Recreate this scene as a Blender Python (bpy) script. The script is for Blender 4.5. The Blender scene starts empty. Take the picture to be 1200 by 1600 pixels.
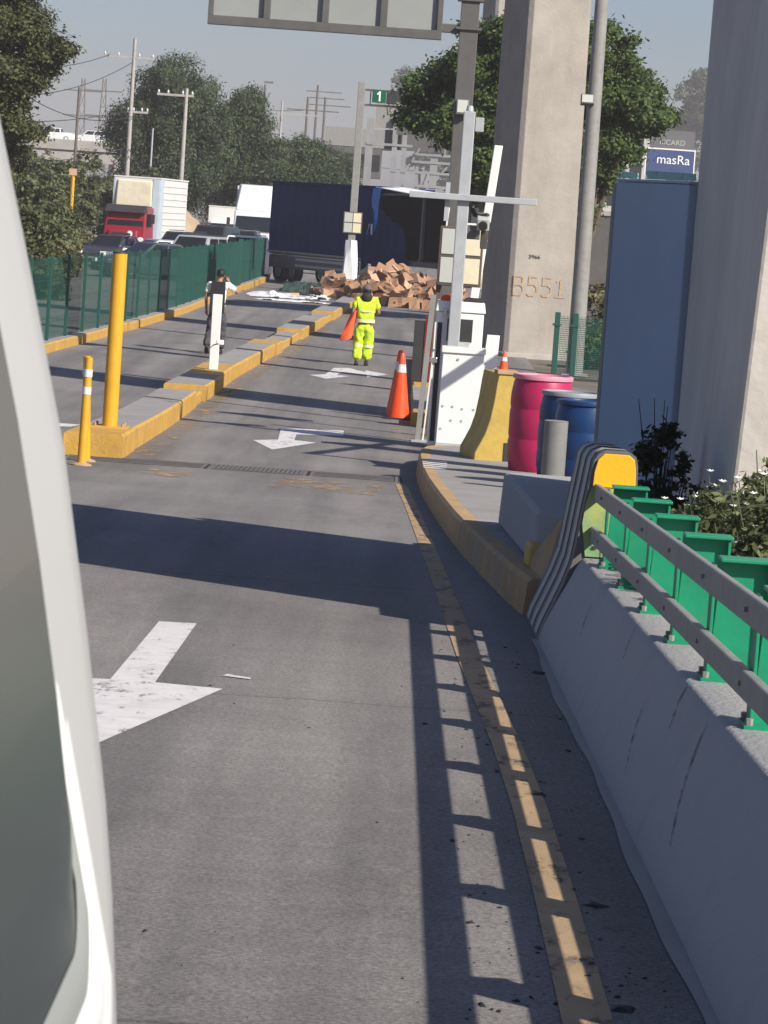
import bpy, math, random
import numpy as np
from mathutils import Vector, Matrix

R = math.radians
random.seed(7)
SC = bpy.context.scene
COL = SC.collection

# ------------------------------------------------------------------ camera
cam_d = bpy.data.cameras.new("camera")
cam = bpy.data.objects.new("camera", cam_d)
COL.objects.link(cam)
SC.camera = cam
PITCH, ROLL = math.atan(458.9 / 5000.0), R(4.0)
f = Vector((0, math.cos(PITCH), -math.sin(PITCH)))
u0 = Vector((0, math.sin(PITCH), math.cos(PITCH)))
r0 = Vector((1, 0, 0))
rr = r0 * math.cos(ROLL) + u0 * math.sin(ROLL)
uu = -r0 * math.sin(ROLL) + u0 * math.cos(ROLL)
m = Matrix((rr, uu, -f)).transposed().to_4x4()
m.translation = Vector((0, 0, 2.95))
cam.matrix_world = m
cam_d.sensor_width = 36.0
cam_d.sensor_fit = 'AUTO'
cam_d.lens = 36.0 * 5000.0 / 1600.0
cam_d.clip_start = 0.05
cam_d.clip_end = 8000
cam_d.dof.use_dof = True
cam_d.dof.focus_distance = 45.0
cam_d.dof.aperture_fstop = 60.0
SC.render.resolution_x, SC.render.resolution_y = 768, 1024

# ------------------------------------------------------------------ sky, sun, exposure
SUN_EL = R(35.5)
SUN = Vector((0.74 * math.cos(SUN_EL), -0.673 * math.cos(SUN_EL), math.sin(SUN_EL)))
w = bpy.data.worlds.new("World")
SC.world = w
w.use_nodes = True
wn, wl = w.node_tree.nodes, w.node_tree.links
wn.clear()
sky = wn.new('ShaderNodeTexSky')
sky.sky_type = 'NISHITA'
sky.sun_disc = False
sky.sun_elevation = SUN_EL
sky.sun_rotation = math.atan2(0.74, -0.673)
sky.altitude = 0
sky.air_density = 1.0
sky.dust_density = 1.2
sky.ozone_density = 6.5
bg = wn.new('ShaderNodeBackground')
bg.inputs[1].default_value = 0.07
wo = wn.new('ShaderNodeOutputWorld')
tint = wn.new('ShaderNodeMix')          # city smog greys the whole sky evenly
tint.data_type = 'RGBA'
tint.blend_type = 'MULTIPLY'
tint.inputs['Factor'].default_value = 1.0
tint.inputs['B'].default_value = (1.10, .975, .985, 1)
wl.new(sky.outputs[0], tint.inputs['A'])
wl.new(tint.outputs['Result'], bg.inputs[0])
wl.new(bg.outputs[0], wo.inputs[0])
sd = bpy.data.lights.new("sun", 'SUN')
sd.energy = 5.0
sd.angle = R(0.5)
sd.color = (1.0, 0.93, 0.82)
sun = bpy.data.objects.new("sun", sd)
COL.objects.link(sun)
sun.rotation_euler = SUN.to_track_quat('Z', 'Y').to_euler()
sun.location = (40, -40, 60)
vs = SC.view_settings
vs.view_transform = 'Standard'
vs.look = 'None'
vs.exposure = 0.47
vs.gamma = 1.0
SC.render.engine = 'CYCLES'
SC.cycles.use_denoising = True
SC.cycles.max_bounces = 8
SC.cycles.transparent_max_bounces = 12
SC.cycles.volume_bounces = 0
SC.cycles.volume_step_rate = 4.0

# ------------------------------------------------------------------ helpers
def zr(Y):
    """height of the road: a ramp that comes down and levels out past the drain"""
    if Y < 30:
        return 1.52 - .038 * Y
    t = min(Y, 55) - 30
    return .38 - .038 * (t - t * t / 50)


class MB:
    """collects shapes for ONE mesh object"""
    def __init__(self):
        self.v, self.f, self.mi = [], [], []
        self.cur = 0

    def mat(self, i):
        self.cur = i
        return self

    def add(self, vs, fs):
        o = len(self.v)
        self.v += [tuple(p) for p in vs]
        self.f += [tuple(i + o for i in q) for q in fs]
        self.mi += [self.cur] * len(fs)
        return self

    def box(self, c, s, rz=0.0, rx=0.0, ry=0.0):
        hx, hy, hz = s[0] / 2, s[1] / 2, s[2] / 2
        M = Matrix.Rotation(rz, 3, 'Z') @ Matrix.Rotation(ry, 3, 'Y') @ Matrix.Rotation(rx, 3, 'X')
        vs = [M @ Vector((x * hx, y * hy, z * hz)) + Vector(c) for z in (-1, 1) for x, y in ((-1, -1), (1, -1), (1, 1), (-1, 1))]
        return self.hull(vs)

    def hull(self, vs):
        return self.add(vs, [(3, 2, 1, 0), (4, 5, 6, 7), (0, 1, 5, 4), (1, 2, 6, 5), (2, 3, 7, 6), (3, 0, 4, 7)])

    def bx(self, x0, x1, y0, y1, z0, z1):
        return self.box(((x0 + x1) / 2, (y0 + y1) / 2, (z0 + z1) / 2), (x1 - x0, y1 - y0, z1 - z0))

    def bar(self, a, b, w, h=None):
        h = h or w
        a, b = Vector(a), Vector(b)
        d = (b - a).normalized()
        up = Vector((0, 0, 1)) if abs(d.z) < .95 else Vector((0, 1, 0))
        s = d.cross(up).normalized()
        t = s.cross(d)
        vs = [p + s * (i * w / 2) + t * (j * h / 2) for p in (a, b) for i, j in ((-1, -1), (1, -1), (1, 1), (-1, 1))]
        return self.hull(vs)

    def tube(self, pts, rad, n=10, caps=True):
        pts = [Vector(p) for p in pts]
        if not isinstance(rad, (list, tuple)):
            rad = [rad] * len(pts)
        vs, fs = [], []
        ref = None
        for i, p in enumerate(pts):
            d = (pts[min(i + 1, len(pts) - 1)] - pts[max(i - 1, 0)]).normalized()
            if ref is None:
                ref = d.orthogonal().normalized()
            s = (ref - d * ref.dot(d))
            s = s.normalized() if s.length > 1e-6 else d.orthogonal().normalized()
            ref = s
            t = d.cross(s)
            for k in range(n):
                a = 2 * math.pi * k / n
                vs.append(p + (s * math.cos(a) + t * math.sin(a)) * rad[i])
        for i in range(len(pts) - 1):
            for k in range(n):
                fs.append((i * n + k, i * n + (k + 1) % n, (i + 1) * n + (k + 1) % n, (i + 1) * n + k))
        if caps:
            fs.append(tuple(range(n - 1, -1, -1)))
            fs.append(tuple((len(pts) - 1) * n + k for k in range(n)))
        return self.add(vs, fs)

    def lathe(self, prof, n=24, o=(0, 0, 0)):
        vs, fs = [], []
        for r, z in prof:
            for k in range(n):
                a = 2 * math.pi * k / n
                vs.append((o[0] + r * math.cos(a), o[1] + r * math.sin(a), o[2] + z))
        for i in range(len(prof) - 1):
            for k in range(n):
                fs.append((i * n + k, i * n + (k + 1) % n, (i + 1) * n + (k + 1) % n, (i + 1) * n + k))
        fs.append(tuple(range(n - 1, -1, -1)))
        fs.append(tuple((len(prof) - 1) * n + k for k in range(n)))
        return self.add(vs, fs)

    def ext(self, poly, d):
        """extrude a 3D polygon along d"""
        n = len(poly)
        d = Vector(d)
        vs = [Vector(p) for p in poly] + [Vector(p) + d for p in poly]
        fs = [tuple(range(n - 1, -1, -1)), tuple(range(n, 2 * n))]
        fs += [(i, (i + 1) % n, n + (i + 1) % n, n + i) for i in range(n)]
        return self.add(vs, fs)

    def loft(self, secs, closed=True, caps=True):
        n = len(secs[0])
        vs = [p for s in secs for p in s]
        fs = []
        for i in range(len(secs) - 1):
            for k in range(n if closed else n - 1):
                fs.append((i * n + k, i * n + (k + 1) % n, (i + 1) * n + (k + 1) % n, (i + 1) * n + k))
        if caps and closed:
            fs.append(tuple(range(n - 1, -1, -1)))
            fs.append(tuple((len(secs) - 1) * n + k for k in range(n)))
        return self.add(vs, fs)

    def face(self, pts):
        return self.add(pts, [tuple(range(len(pts)))])

    def build(self, name, mat, parent=None, smooth=False, bevel=0, loc=None, rz=0, seg=2, fix=True):
        me = bpy.data.meshes.new(name)
        me.from_pydata(self.v, [], self.f)
        mats = mat if isinstance(mat, (list, tuple)) else [mat]
        for mm in mats:
            me.materials.append(mm)
        if len(mats) > 1:
            me.polygons.foreach_set('material_index', self.mi)
        if fix:
            import bmesh
            b = bmesh.new()
            b.from_mesh(me)
            bmesh.ops.recalc_face_normals(b, faces=b.faces)
            b.to_mesh(me)
            b.free()
        if smooth:
            me.polygons.foreach_set('use_smooth', [True] * len(me.polygons))
            try:
                me.set_sharp_from_angle(angle=R(40))
            except Exception:
                pass
        me.update()
        o = bpy.data.objects.new(name, me)
        COL.objects.link(o)
        if parent:
            o.parent = parent
        if loc is not None:
            o.location = loc
        o.rotation_euler.z = rz
        if bevel:
            bv = o.modifiers.new('bevel', 'BEVEL')
            bv.width = bevel
            bv.segments = seg
            bv.limit_method = 'ANGLE'
            bv.angle_limit = R(35)
        return o


def tag(o, label=None, cat=None, group=None, kind=None):
    if label: o['label'] = label
    if cat: o['category'] = cat
    if group: o['group'] = group
    if kind: o['kind'] = kind
    return o


def thing(name, label, cat, loc=(0, 0, 0), rz=0.0, group=None):
    o = bpy.data.objects.new(name, None)
    COL.objects.link(o)
    o.empty_display_size = .2
    o.location = loc
    o.rotation_euler.z = rz
    return tag(o, label, cat, group)


def copy_tree(o, parent=None):
    c = o.copy()
    COL.objects.link(c)
    c.parent = parent
    for ch in list(o.children):
        copy_tree(ch, c)
    return c


# ------------------------------------------------------------------ materials
def mat(name, col, rough=.65, var=.12, scale=3.0, bump=.0, bscale=40.0, metal=0.0, dirt=0.0, dscale=1.2,
        dcol=(.06, .05, .04), spec=.4, streak=0.0, detail=6):
    m = bpy.data.materials.new(name)
    m.use_nodes = True
    nt = m.node_tree
    N, L = nt.nodes, nt.links
    p = N['Principled BSDF']
    p.inputs['Roughness'].default_value = rough
    p.inputs['Metallic'].default_value = metal
    p.inputs['Specular IOR Level'].default_value = spec
    tc = N.new('ShaderNodeTexCoord')
    nz = N.new('ShaderNodeTexNoise')
    nz.inputs['Scale'].default_value = scale
    nz.inputs['Detail'].default_value = detail
    nz.inputs['Roughness'].default_value = .65
    L.new(tc.outputs['Object'], nz.inputs['Vector'])
    cr = N.new('ShaderNodeValToRGB')
    c = Vector(col)
    cr.color_ramp.elements[0].position = .3
    cr.color_ramp.elements[1].position = .7
    cr.color_ramp.elements[0].color = (*[max(0, x * (1 - var)) for x in c], 1)
    cr.color_ramp.elements[1].color = (*[min(1, x * (1 + var)) for x in c], 1)
    L.new(nz.outputs['Fac'], cr.inputs['Fac'])
    out = cr.outputs['Color']
    if dirt:
        n2 = N.new('ShaderNodeTexNoise')
        n2.inputs['Scale'].default_value = dscale
        n2.inputs['Detail'].default_value = 8
        n2.inputs['Roughness'].default_value = .7
        if streak:
            mp = N.new('ShaderNodeMapping')
            mp.inputs['Scale'].default_value = (1, 1, streak)
            L.new(tc.outputs['Object'], mp.inputs['Vector'])
            L.new(mp.outputs[0], n2.inputs['Vector'])
        else:
            L.new(tc.outputs['Object'], n2.inputs['Vector'])
        r2 = N.new('ShaderNodeValToRGB')
        r2.color_ramp.elements[0].position = .48
        r2.color_ramp.elements[1].position = .72
        r2.color_ramp.elements[1].color = (dirt, dirt, dirt, 1)
        L.new(n2.outputs['Fac'], r2.inputs['Fac'])
        mx = N.new('ShaderNodeMix')
        mx.data_type = 'RGBA'
        L.new(r2.outputs['Color'], mx.inputs['Factor'])
        L.new(out, mx.inputs['A'])
        mx.inputs['B'].default_value = (*dcol, 1)
        out = mx.outputs['Result']
    L.new(out, p.inputs['Base Color'])
    if bump:
        n3 = N.new('ShaderNodeTexNoise')
        n3.inputs['Scale'].default_value = bscale
        n3.inputs['Detail'].default_value = 5
        L.new(tc.outputs['Object'], n3.inputs['Vector'])
        b = N.new('ShaderNodeBump')
        b.inputs['Strength'].default_value = bump
        b.inputs['Distance'].default_value = .02
        L.new(n3.outputs['Fac'], b.inputs['Height'])
        L.new(b.outputs[0], p.inputs['Normal'])
    return m


def worn(m, amount=.45, scale=6.0, stretch=(1, .35, 1)):
    """let a paint wear through in patches"""
    nt = m.node_tree
    N, L = nt.nodes, nt.links
    p = N['Principled BSDF']
    tc = N.new('ShaderNodeTexCoord')
    mp = N.new('ShaderNodeMapping')
    mp.inputs['Scale'].default_value = stretch
    nz = N.new('ShaderNodeTexNoise')
    nz.inputs['Scale'].default_value = scale
    nz.inputs['Detail'].default_value = 10
    nz.inputs['Roughness'].default_value = .75
    rp = N.new('ShaderNodeValToRGB')
    rp.color_ramp.elements[0].position = max(0, amount - .06)
    rp.color_ramp.elements[1].position = min(1, amount + .06)
    tr = N.new('ShaderNodeBsdfTransparent')
    mx = N.new('ShaderNodeMixShader')
    L.new(tc.outputs['Object'], mp.inputs['Vector'])
    L.new(mp.outputs[0], nz.inputs['Vector'])
    L.new(nz.outputs['Fac'], rp.inputs['Fac'])
    L.new(rp.outputs['Color'], mx.inputs[0])
    L.new(tr.outputs[0], mx.inputs[1])
    L.new(p.outputs[0], mx.inputs[2])
    L.new(mx.outputs[0], N['Material Output'].inputs['Surface'])
    return m


def leaf_mat(name, c0, c1, trans=.25):
    m = bpy.data.materials.new(name)
    m.use_nodes = True
    nt = m.node_tree
    N, L = nt.nodes, nt.links
    p = N['Principled BSDF']
    p.inputs['Roughness'].default_value = .55
    p.inputs['Specular IOR Level'].default_value = .25
    g = N.new('ShaderNodeNewGeometry')
    tc = N.new('ShaderNodeTexCoord')
    nz = N.new('ShaderNodeTexNoise')
    nz.inputs['Scale'].default_value = .6
    nz.inputs['Detail'].default_value = 3
    L.new(tc.outputs['Object'], nz.inputs['Vector'])
    ad = N.new('ShaderNodeMath')
    ad.operation = 'MULTIPLY_ADD'
    L.new(g.outputs['Random Per Island'], ad.inputs[0])
    ad.inputs[1].default_value = .6
    L.new(nz.outputs['Fac'], ad.inputs[2])
    rp = N.new('ShaderNodeValToRGB')
    rp.color_ramp.elements[0].position = .35
    rp.color_ramp.elements[1].position = 1.05
    rp.color_ramp.elements[0].color = (*c0, 1)
    rp.color_ramp.elements[1].color = (*c1, 1)
    L.new(ad.outputs[0], rp.inputs['Fac'])
    L.new(rp.outputs['Color'], p.inputs['Base Color'])
    t = N.new('ShaderNodeBsdfTranslucent')
    L.new(rp.outputs['Color'], t.inputs['Color'])
    mx = N.new('ShaderNodeMixShader')
    mx.inputs[0].default_value = trans
    L.new(p.outputs[0], mx.inputs[1])
    L.new(t.outputs[0], mx.inputs[2])
    L.new(mx.outputs[0], N['Material Output'].inputs['Surface'])
    return m


def road_mat():
    m = bpy.data.materials.new('worn_concrete_road')
    m.use_nodes = True
    nt = m.node_tree
    N, L = nt.nodes, nt.links
    p = N['Principled BSDF']
    p.inputs['Roughness'].default_value = .8
    p.inputs['Specular IOR Level'].default_value = .3
    tc = N.new('ShaderNodeTexCoord')

    def noise(scale, st=(1, 1, 1), det=6, rgh=.6):
        mp = N.new('ShaderNodeMapping')
        mp.inputs['Scale'].default_value = st
        n = N.new('ShaderNodeTexNoise')
        n.inputs['Scale'].default_value = scale
        n.inputs['Detail'].default_value = det
        n.inputs['Roughness'].default_value = rgh
        L.new(tc.outputs['Object'], mp.inputs['Vector'])
        L.new(mp.outputs[0], n.inputs['Vector'])
        return n.outputs['Fac']

    def ramp(fac, a, b, ca, cb):
        r_ = N.new('ShaderNodeValToRGB')
        r_.color_ramp.elements[0].position = a
        r_.color_ramp.elements[1].position = b
        r_.color_ramp.elements[0].color = (*ca, 1)
        r_.color_ramp.elements[1].color = (*cb, 1)
        L.new(fac, r_.inputs['Fac'])
        return r_.outputs['Color']

    def mul(a, b, t='MULTIPLY', f_=1.0):
        x = N.new('ShaderNodeMix')
        x.data_type = 'RGBA'
        x.blend_type = t
        x.inputs['Factor'].default_value = f_
        L.new(a, x.inputs['A'])
        L.new(b, x.inputs['B'])
        return x.outputs['Result']
    base = ramp(noise(.45), .3, .7, (.215, .201, .192), (.272, .256, .246))
    fine = ramp(noise(75, det=4), .30, .66, (.52, .52, .52), (1.16, 1.16, 1.16))
    speck = ramp(noise(210, det=2), .30, .45, (.40, .40, .40), (1, 1, 1))
    long_ = ramp(noise(1.9, (1, .035, 1), 5), .34, .64, (.70, .70, .71), (1.08, 1.08, 1.08))
    across = ramp(noise(9, (.06, 1, 1), 3), .35, .65, (.95, .95, .95), (1.03, 1.03, 1.03))
    blot = ramp(noise(1.3, (1, .3, 1), 9, .75), .55, .74, (1, 1, 1), (.72, .71, .70))
    oil = ramp(noise(3.6, (1, .45, 1), 4, .5), .70, .78, (1, 1, 1), (.62, .61, .60))
    blot = mul(blot, oil)
    c = mul(mul(mul(mul(mul(base, fine), speck), long_), across), blot)
    # cast joints every six metres
    sx = N.new('ShaderNodeSeparateXYZ')
    L.new(tc.outputs['Object'], sx.inputs[0])
    wob = N.new('ShaderNodeMath'); wob.operation = 'MULTIPLY_ADD'
    L.new(noise(2.5), wob.inputs[0]); wob.inputs[1].default_value = .10
    L.new(sx.outputs['Y'], wob.inputs[2])
    md = N.new('ShaderNodeMath'); md.operation = 'PINGPONG'
    ad = N.new('ShaderNodeMath'); ad.operation = 'ADD'; ad.inputs[1].default_value = -.5
    L.new(wob.outputs[0], ad.inputs[0])
    L.new(ad.outputs[0], md.inputs[0]); md.inputs[1].default_value = 3.0
    j = ramp(md.outputs[0], .006, .02, (.6, .6, .6), (1, 1, 1))
    c = mul(c, j)
    L.new(c, p.inputs['Base Color'])
    b = N.new('ShaderNodeBump')
    b.inputs['Strength'].default_value = .35
    b.inputs['Distance'].default_value = .006
    L.new(noise(120, det=4), b.inputs['Height'])
    L.new(b.outputs[0], p.inputs['Normal'])
    return m


MT = {}
MT['road'] = road_mat()
MT['soil'] = mat('dry_soil', (.16, .135, .105), .95, .35, .35, .6, 9, dirt=.5, dscale=.2, dcol=(.07, .08, .04))
MT['conc'] = mat('raw_concrete', (.34, .32, .29), .85, .10, 1.3, .25, 22, dirt=.35, dscale=.9, dcol=(.17, .155, .14), streak=.35)
MT['pillar'] = mat('pillar_concrete', (.305, .280, .25), .85, .14, 1.1, .4, 14, dirt=.5, dscale=.9, dcol=(.185, .16, .14), streak=.22)
MT['barrier'] = mat('barrier_concrete', (.37, .365, .36), .85, .12, 2.2, .35, 45, dirt=.45, dscale=2.2, dcol=(.24, .235, .23))
MT['slab'] = mat('pavement_concrete', (.28, .268, .255), .85, .13, 2.0, .25, 30, dirt=.4, dscale=1.5, dcol=(.19, .17, .15))
MT['yellow'] = mat('kerb_yellow_paint', (.50, .29, .055), .65, .2, 4, .3, 25, dirt=.5, dscale=2.2, dcol=(.30, .20, .10))
MT['ochre'] = mat('old_ochre_paint', (.42, .27, .125), .85, .18, 4, .3, 25, dirt=.85, dscale=2.2, dcol=(.29, .25, .20))
MT['yplain'] = mat('post_yellow', (.62, .33, .02), .45, .08, 3, 0, dirt=.25, dscale=5, dcol=(.35, .2, .05))
MT['yend'] = mat('end_yellow', (.80, .43, .012), .5, .06, 8, .1, 50, dirt=.2, dscale=6, dcol=(.5, .3, .05))
MT['white'] = mat('white_enamel', (.74, .74, .72), .4, .04, 4, 0, dirt=.25, dscale=4, dcol=(.45, .43, .39))
MT['wpaint'] = worn(mat('road_white_paint', (.62, .60, .60), .7, .10, 9, .1, 60, dirt=.35, dscale=5, dcol=(.34, .32, .31)), .385, 9)
MT['ypaint'] = worn(mat('road_ochre_paint', (.37, .26, .15), .75, .15, 5, .1, 60, dirt=.4, dscale=4, dcol=(.25, .2, .15)), .41, 9)
MT['ystain'] = worn(mat('worn_ochre_paint', (.34, .235, .13), .8, .15, 5), .55, 3.5)
MT['greysteel'] = mat('galvanised_steel', (.38, .40, .42), .55, .12, 6, 0, metal=.15, dirt=.2, dscale=3, dcol=(.22, .22, .22))
MT['darksteel'] = mat('painted_dark_steel', (.115, .112, .108), .5, .12, 3, 0, metal=.2, dirt=.3, dscale=2, dcol=(.07, .06, .055))
MT['railgrey'] = mat('rail_grey_paint', (.245, .245, .235), .5, .08, 4, .05, 60, dirt=.5, dscale=7, dcol=(.16, .125, .10))
MT['green'] = mat('post_green_paint', (.006, .235, .12), .45, .14, 6, .05, 30, dirt=.45, dscale=7, dcol=(.05, .15, .09))
MT['fgreen'] = mat('fence_green_coat', (.012, .075, .058), .5, .12, 3, dirt=.2, dscale=2, dcol=(.03, .07, .06))
MT['black'] = mat('black_rubber', (.018, .018, .018), .7, .2, 6)
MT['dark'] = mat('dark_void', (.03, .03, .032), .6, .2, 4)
MT['orange'] = mat('cone_orange', (.80, .075, .012), .45, .06, 6, 0, dirt=.15, dscale=7, dcol=(.5, .07, .03))
MT['refl'] = mat('reflective_band', (.72, .66, .66), .35, .06, 10)
MT['pink'] = mat('pink_plastic', (.40, .016, .085), .42, .14, 3, 0, dirt=.45, dscale=4, dcol=(.32, .06, .12), streak=.35)
MT['blue'] = mat('blue_plastic', (.007, .038, .125), .42, .15, 3, 0, dirt=.35, dscale=5, dcol=(.035, .05, .09), streak=.4)
MT['bluewall'] = mat('blue_grey_paint', (.36, .44, .54), .85, .10, .8, .1, 20, dirt=.5, dscale=1.2, dcol=(.41, .45, .50), streak=.3)
MT['teal'] = worn(mat('teal_acrylic', (.20, .46, .42), .3, .1, 5), .42, 14, (1, 1, 1))
MT['navy'] = mat('navy_tarpaulin', (.008, .024, .090), .8, .25, .8, .25, 6, dirt=.35, dscale=.8, dcol=(.018, .036, .10), spec=.1)
MT['navy2'] = mat('bright_blue_tarpaulin', (.03, .17, .62), .5, .2, 2)
MT['card'] = mat('brown_cardboard', (.34, .20, .12), .85, .14, 3, 0, dirt=.3, dscale=2.5, dcol=(.19, .10, .06))
MT['card2'] = mat('pale_cardboard', (.50, .33, .215), .85, .1, 3, 0, dirt=.25, dscale=2.5, dcol=(.3, .17, .1))
MT['card3'] = mat('dark_cardboard', (.15, .088, .06), .9, .14, 3, 0, dirt=.3, dscale=2.5, dcol=(.1, .06, .04))
MT['tyre'] = mat('tyre_rubber', (.022, .022, .022), .8, .15, 6)
MT['rim'] = mat('wheel_rim', (.32, .32, .33), .35, .1, 6, metal=.7)
MT['glass'] = mat('dark_glass', (.012, .015, .018), .06, .05, 1, spec=.6)
MT['vanglass'] = mat('tinted_window_glass', (.06, .065, .065), .22, .05, 1, spec=.4)
MT['vanframe'] = mat('van_frame_white', (.64, .645, .64), .45, .03, 3, spec=.3)
MT['vanwhite'] = mat('van_white_paint', (.45, .455, .45), .45, .02, 3, spec=.5)
MT['vangrey'] = mat('window_seal', (.27, .285, .275), .6, .05, 3)
MT['hivis'] = mat('hi_vis_fabric', (.52, .72, .03), .85, .16, 9, .5, 14, dirt=.35, dscale=5, dcol=(.30, .36, .05))
MT['hiband'] = mat('reflective_tape', (.68, .74, .42), .4, .06, 10)
MT['flag'] = mat('orange_flag_cloth', (.85, .10, .03), .8, .12, 6, .3, 10)
MT['skin'] = mat('skin', (.30, .16, .10), .6, .06, 8)
MT['hair'] = mat('black_hair', (.012, .010, .009), .6, .2, 20)
MT['cap'] = mat('dusty_cap', (.13, .115, .12), .9, .2, 9)
MT['vest'] = mat('black_vest', (.022, .022, .022), .8, .2, 9, .3, 20)
MT['shirt'] = mat('white_shirt', (.70, .72, .62), .85, .06, 9, .3, 16)
MT['trouser'] = mat('grey_trousers', (.062, .058, .066), .85, .2, 9, .3, 16)
MT['shoe'] = mat('black_shoe', (.02, .02, .02), .5, .2, 9)
MT['maroon'] = mat('maroon_cloth', (.11, .025, .03), .85, .2, 9)
MT['navycloth'] = mat('navy_cloth', (.03, .035, .07), .85, .2, 9)
MT['pole'] = mat('weathered_pole', (.36, .34, .32), .8, .15, 3, dirt=.4, dscale=2, dcol=(.18, .16, .14), streak=.2)
MT['wpole'] = mat('wooden_pole', (.12, .105, .09), .85, .2, 3)
MT['wire'] = mat('power_wire', (.03, .03, .03), .7, .1, 2)
MT['cream'] = mat('cream_panel', (.66, .60, .42), .6, .06, 5)
MT['gpanel'] = mat('sign_back_panel', (.44, .46, .43), .45, .06, 2, dirt=.15, dscale=2, dcol=(.32, .33, .31))
MT['brownframe'] = mat('brown_frame', (.10, .075, .06), .6, .15, 5)
MT['signgreen'] = mat('sign_green', (.004, .10, .055), .4, .1, 4)
MT['signtext'] = mat('sign_white_letter', (.80, .82, .80), .5, .02, 4)
MT['ochretext'] = worn(mat('stencil_ochre', (.38, .26, .15), .8, .2, 8), .42, 9, (1, 1, 1))
MT['blacktext'] = mat('stencil_black', (.02, .02, .02), .8, .2, 8)
MT['bark'] = mat('bark', (.10, .08, .06), .9, .3, 4, .6, 12)
MT['ficus'] = leaf_mat('ficus_leaf', (.022, .046, .014), (.098, .150, .040), .32)
MT['pirul'] = leaf_mat('pepper_tree_leaf', (.022, .042, .018), (.080, .112, .050))
MT['olive'] = leaf_mat('olive_leaf', (.028, .040, .015), (.105, .112, .046))
MT['bush'] = leaf_mat('bush_leaf', (.030, .046, .018), (.125, .140, .060))
MT['dry'] = leaf_mat('dry_bush_leaf', (.07, .07, .03), (.20, .18, .09))
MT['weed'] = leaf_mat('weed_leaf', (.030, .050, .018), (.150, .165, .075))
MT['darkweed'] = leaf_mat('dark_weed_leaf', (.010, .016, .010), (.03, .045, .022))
MT['petal'] = mat('white_petal', (.80, .80, .78), .7, .03, 5)
MT['redpaint'] = mat('truck_red_paint', (.26, .012, .028), .35, .1, 2, dirt=.25, dscale=2, dcol=(.12, .02, .03))
MT['boxwhite'] = mat('truck_box_white', (.66, .66, .64), .5, .06, 2, dirt=.3, dscale=1, dcol=(.42, .4, .36))
MT['boxblue'] = mat('truck_box_blue', (.46, .55, .62), .5, .1, 2, dirt=.5, dscale=1.2, dcol=(.5, .5, .5), streak=.2)
MT['tarp'] = mat('creased_cream_tarp', (.66, .63, .47), .8, .08, 3, .9, 3, dirt=.35, dscale=2.2, dcol=(.35, .32, .24))
MT['darkcar'] = mat('dark_grey_car_paint', (.035, .037, .046), .22, .1, 2, spec=.6)
MT['bluecar'] = mat('blue_grey_car_paint', (.05, .07, .085), .22, .1, 2, spec=.6)
MT['silver'] = mat('silver_car_paint', (.42, .44, .46), .28, .06, 2, metal=.3)
MT['whitecar'] = mat('white_car_paint', (.72, .73, .73), .25, .03, 2)
MT['lamp'] = mat('lamp_lens', (.75, .75, .72), .15, .05, 4)
MT['taillamp'] = mat('tail_lens', (.35, .01, .01), .2, .05, 4)
MT['chrome'] = mat('plain_metal', (.5, .5, .5), .25, .1, 3, metal=.8)
MT['earth'] = mat('tan_earth', (.38, .29, .21), .95, .15, .8, .6, 5, dirt=.3, dscale=.6, dcol=(.24, .19, .14))
MT['litter'] = mat('white_sheet', (.74, .75, .76), .6, .06, 3, .3, 8)
MT['greennet'] = mat('dark_green_tarp', (.03, .06, .05), .8, .3, 3)
MT['bldg'] = mat('pale_building', (.46, .45, .44), .8, .08, .6)
MT['signblue'] = mat('sign_blue', (.05, .075, .19), .5, .08, 1)
MT['signgrey'] = mat('sign_grey', (.13, .13, .14), .5, .08, 1)
MT['redpanel'] = mat('dark_red_panel', (.16, .012, .012), .5, .2, 5)
MT['grate'] = mat('grate_steel', (.13, .122, .115), .7, .2, 6)
MT['stripe'] = mat('pale_stripe_paint', (.40, .39, .38), .7, .1, 5, dirt=.3, dscale=5, dcol=(.3, .29, .28))
MT['enddark'] = mat('end_dark_paint', (.125, .12, .115), .7, .12, 5, dirt=.3, dscale=5, dcol=(.16, .15, .14))
MT['scuff'] = worn(mat('rubber_scuff', (.05, .048, .046), .85, .2, 8), .5, 16, (1, 1, 1))
MT['jersey'] = mat('old_plastic_yellow', (.47, .33, .07), .7, .14, 3, .2, 20, dirt=.55, dscale=2.5, dcol=(.26, .19, .09))
MT['signpanel'] = mat('dull_sign_panel', (.27, .285, .28), .5, .08, .8, dirt=.25, dscale=1.2, dcol=(.2, .21, .2))
MT['insul'] = mat('insulator_grey', (.40, .42, .44), .4, .1, 4)
MT['pillar2'] = mat('pillar_concrete_grey', (.55, .515, .465), .85, .12, .9, .3, 12, dirt=.45, dscale=.8, dcol=(.40, .36, .32), streak=.45)
MT['palegreen'] = mat('shadow_green_yellow', (.20, .34, .16), .6, .2, 8, dirt=.6, dscale=7, dcol=(.5, .42, .06))  # greenish shadow below the yellow end face, put into the colour
MT['pipegrey'] = mat('dull_pipe_grey', (.17, .17, .165), .6, .12, 5, dirt=.3, dscale=4, dcol=(.28, .27, .25))
MT['framegrey'] = mat('frame_grey', (.24, .245, .25), .6, .15, 1)
MT['pit'] = mat('drain_pit', (.02, .018, .016), .9, .2, 4)

# ------------------------------------------------------------------ ground and roads
def sheet(name, rows, m, off, kind='structure', parent=None):
    """rows: (Y, xl, xr); follows the road profile"""
    b = MB()
    vs, fs = [], []
    for Y, xl, xr in rows:
        vs += [(xl, Y, zr(Y) + off), (xr, Y, zr(Y) + off)]
    for i in range(len(rows) - 1):
        fs.append((2 * i, 2 * i + 1, 2 * i + 3, 2 * i + 2))
    b.add(vs, fs)
    o = b.build(name, m, parent)
    if kind: o['kind'] = kind
    return o


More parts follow.
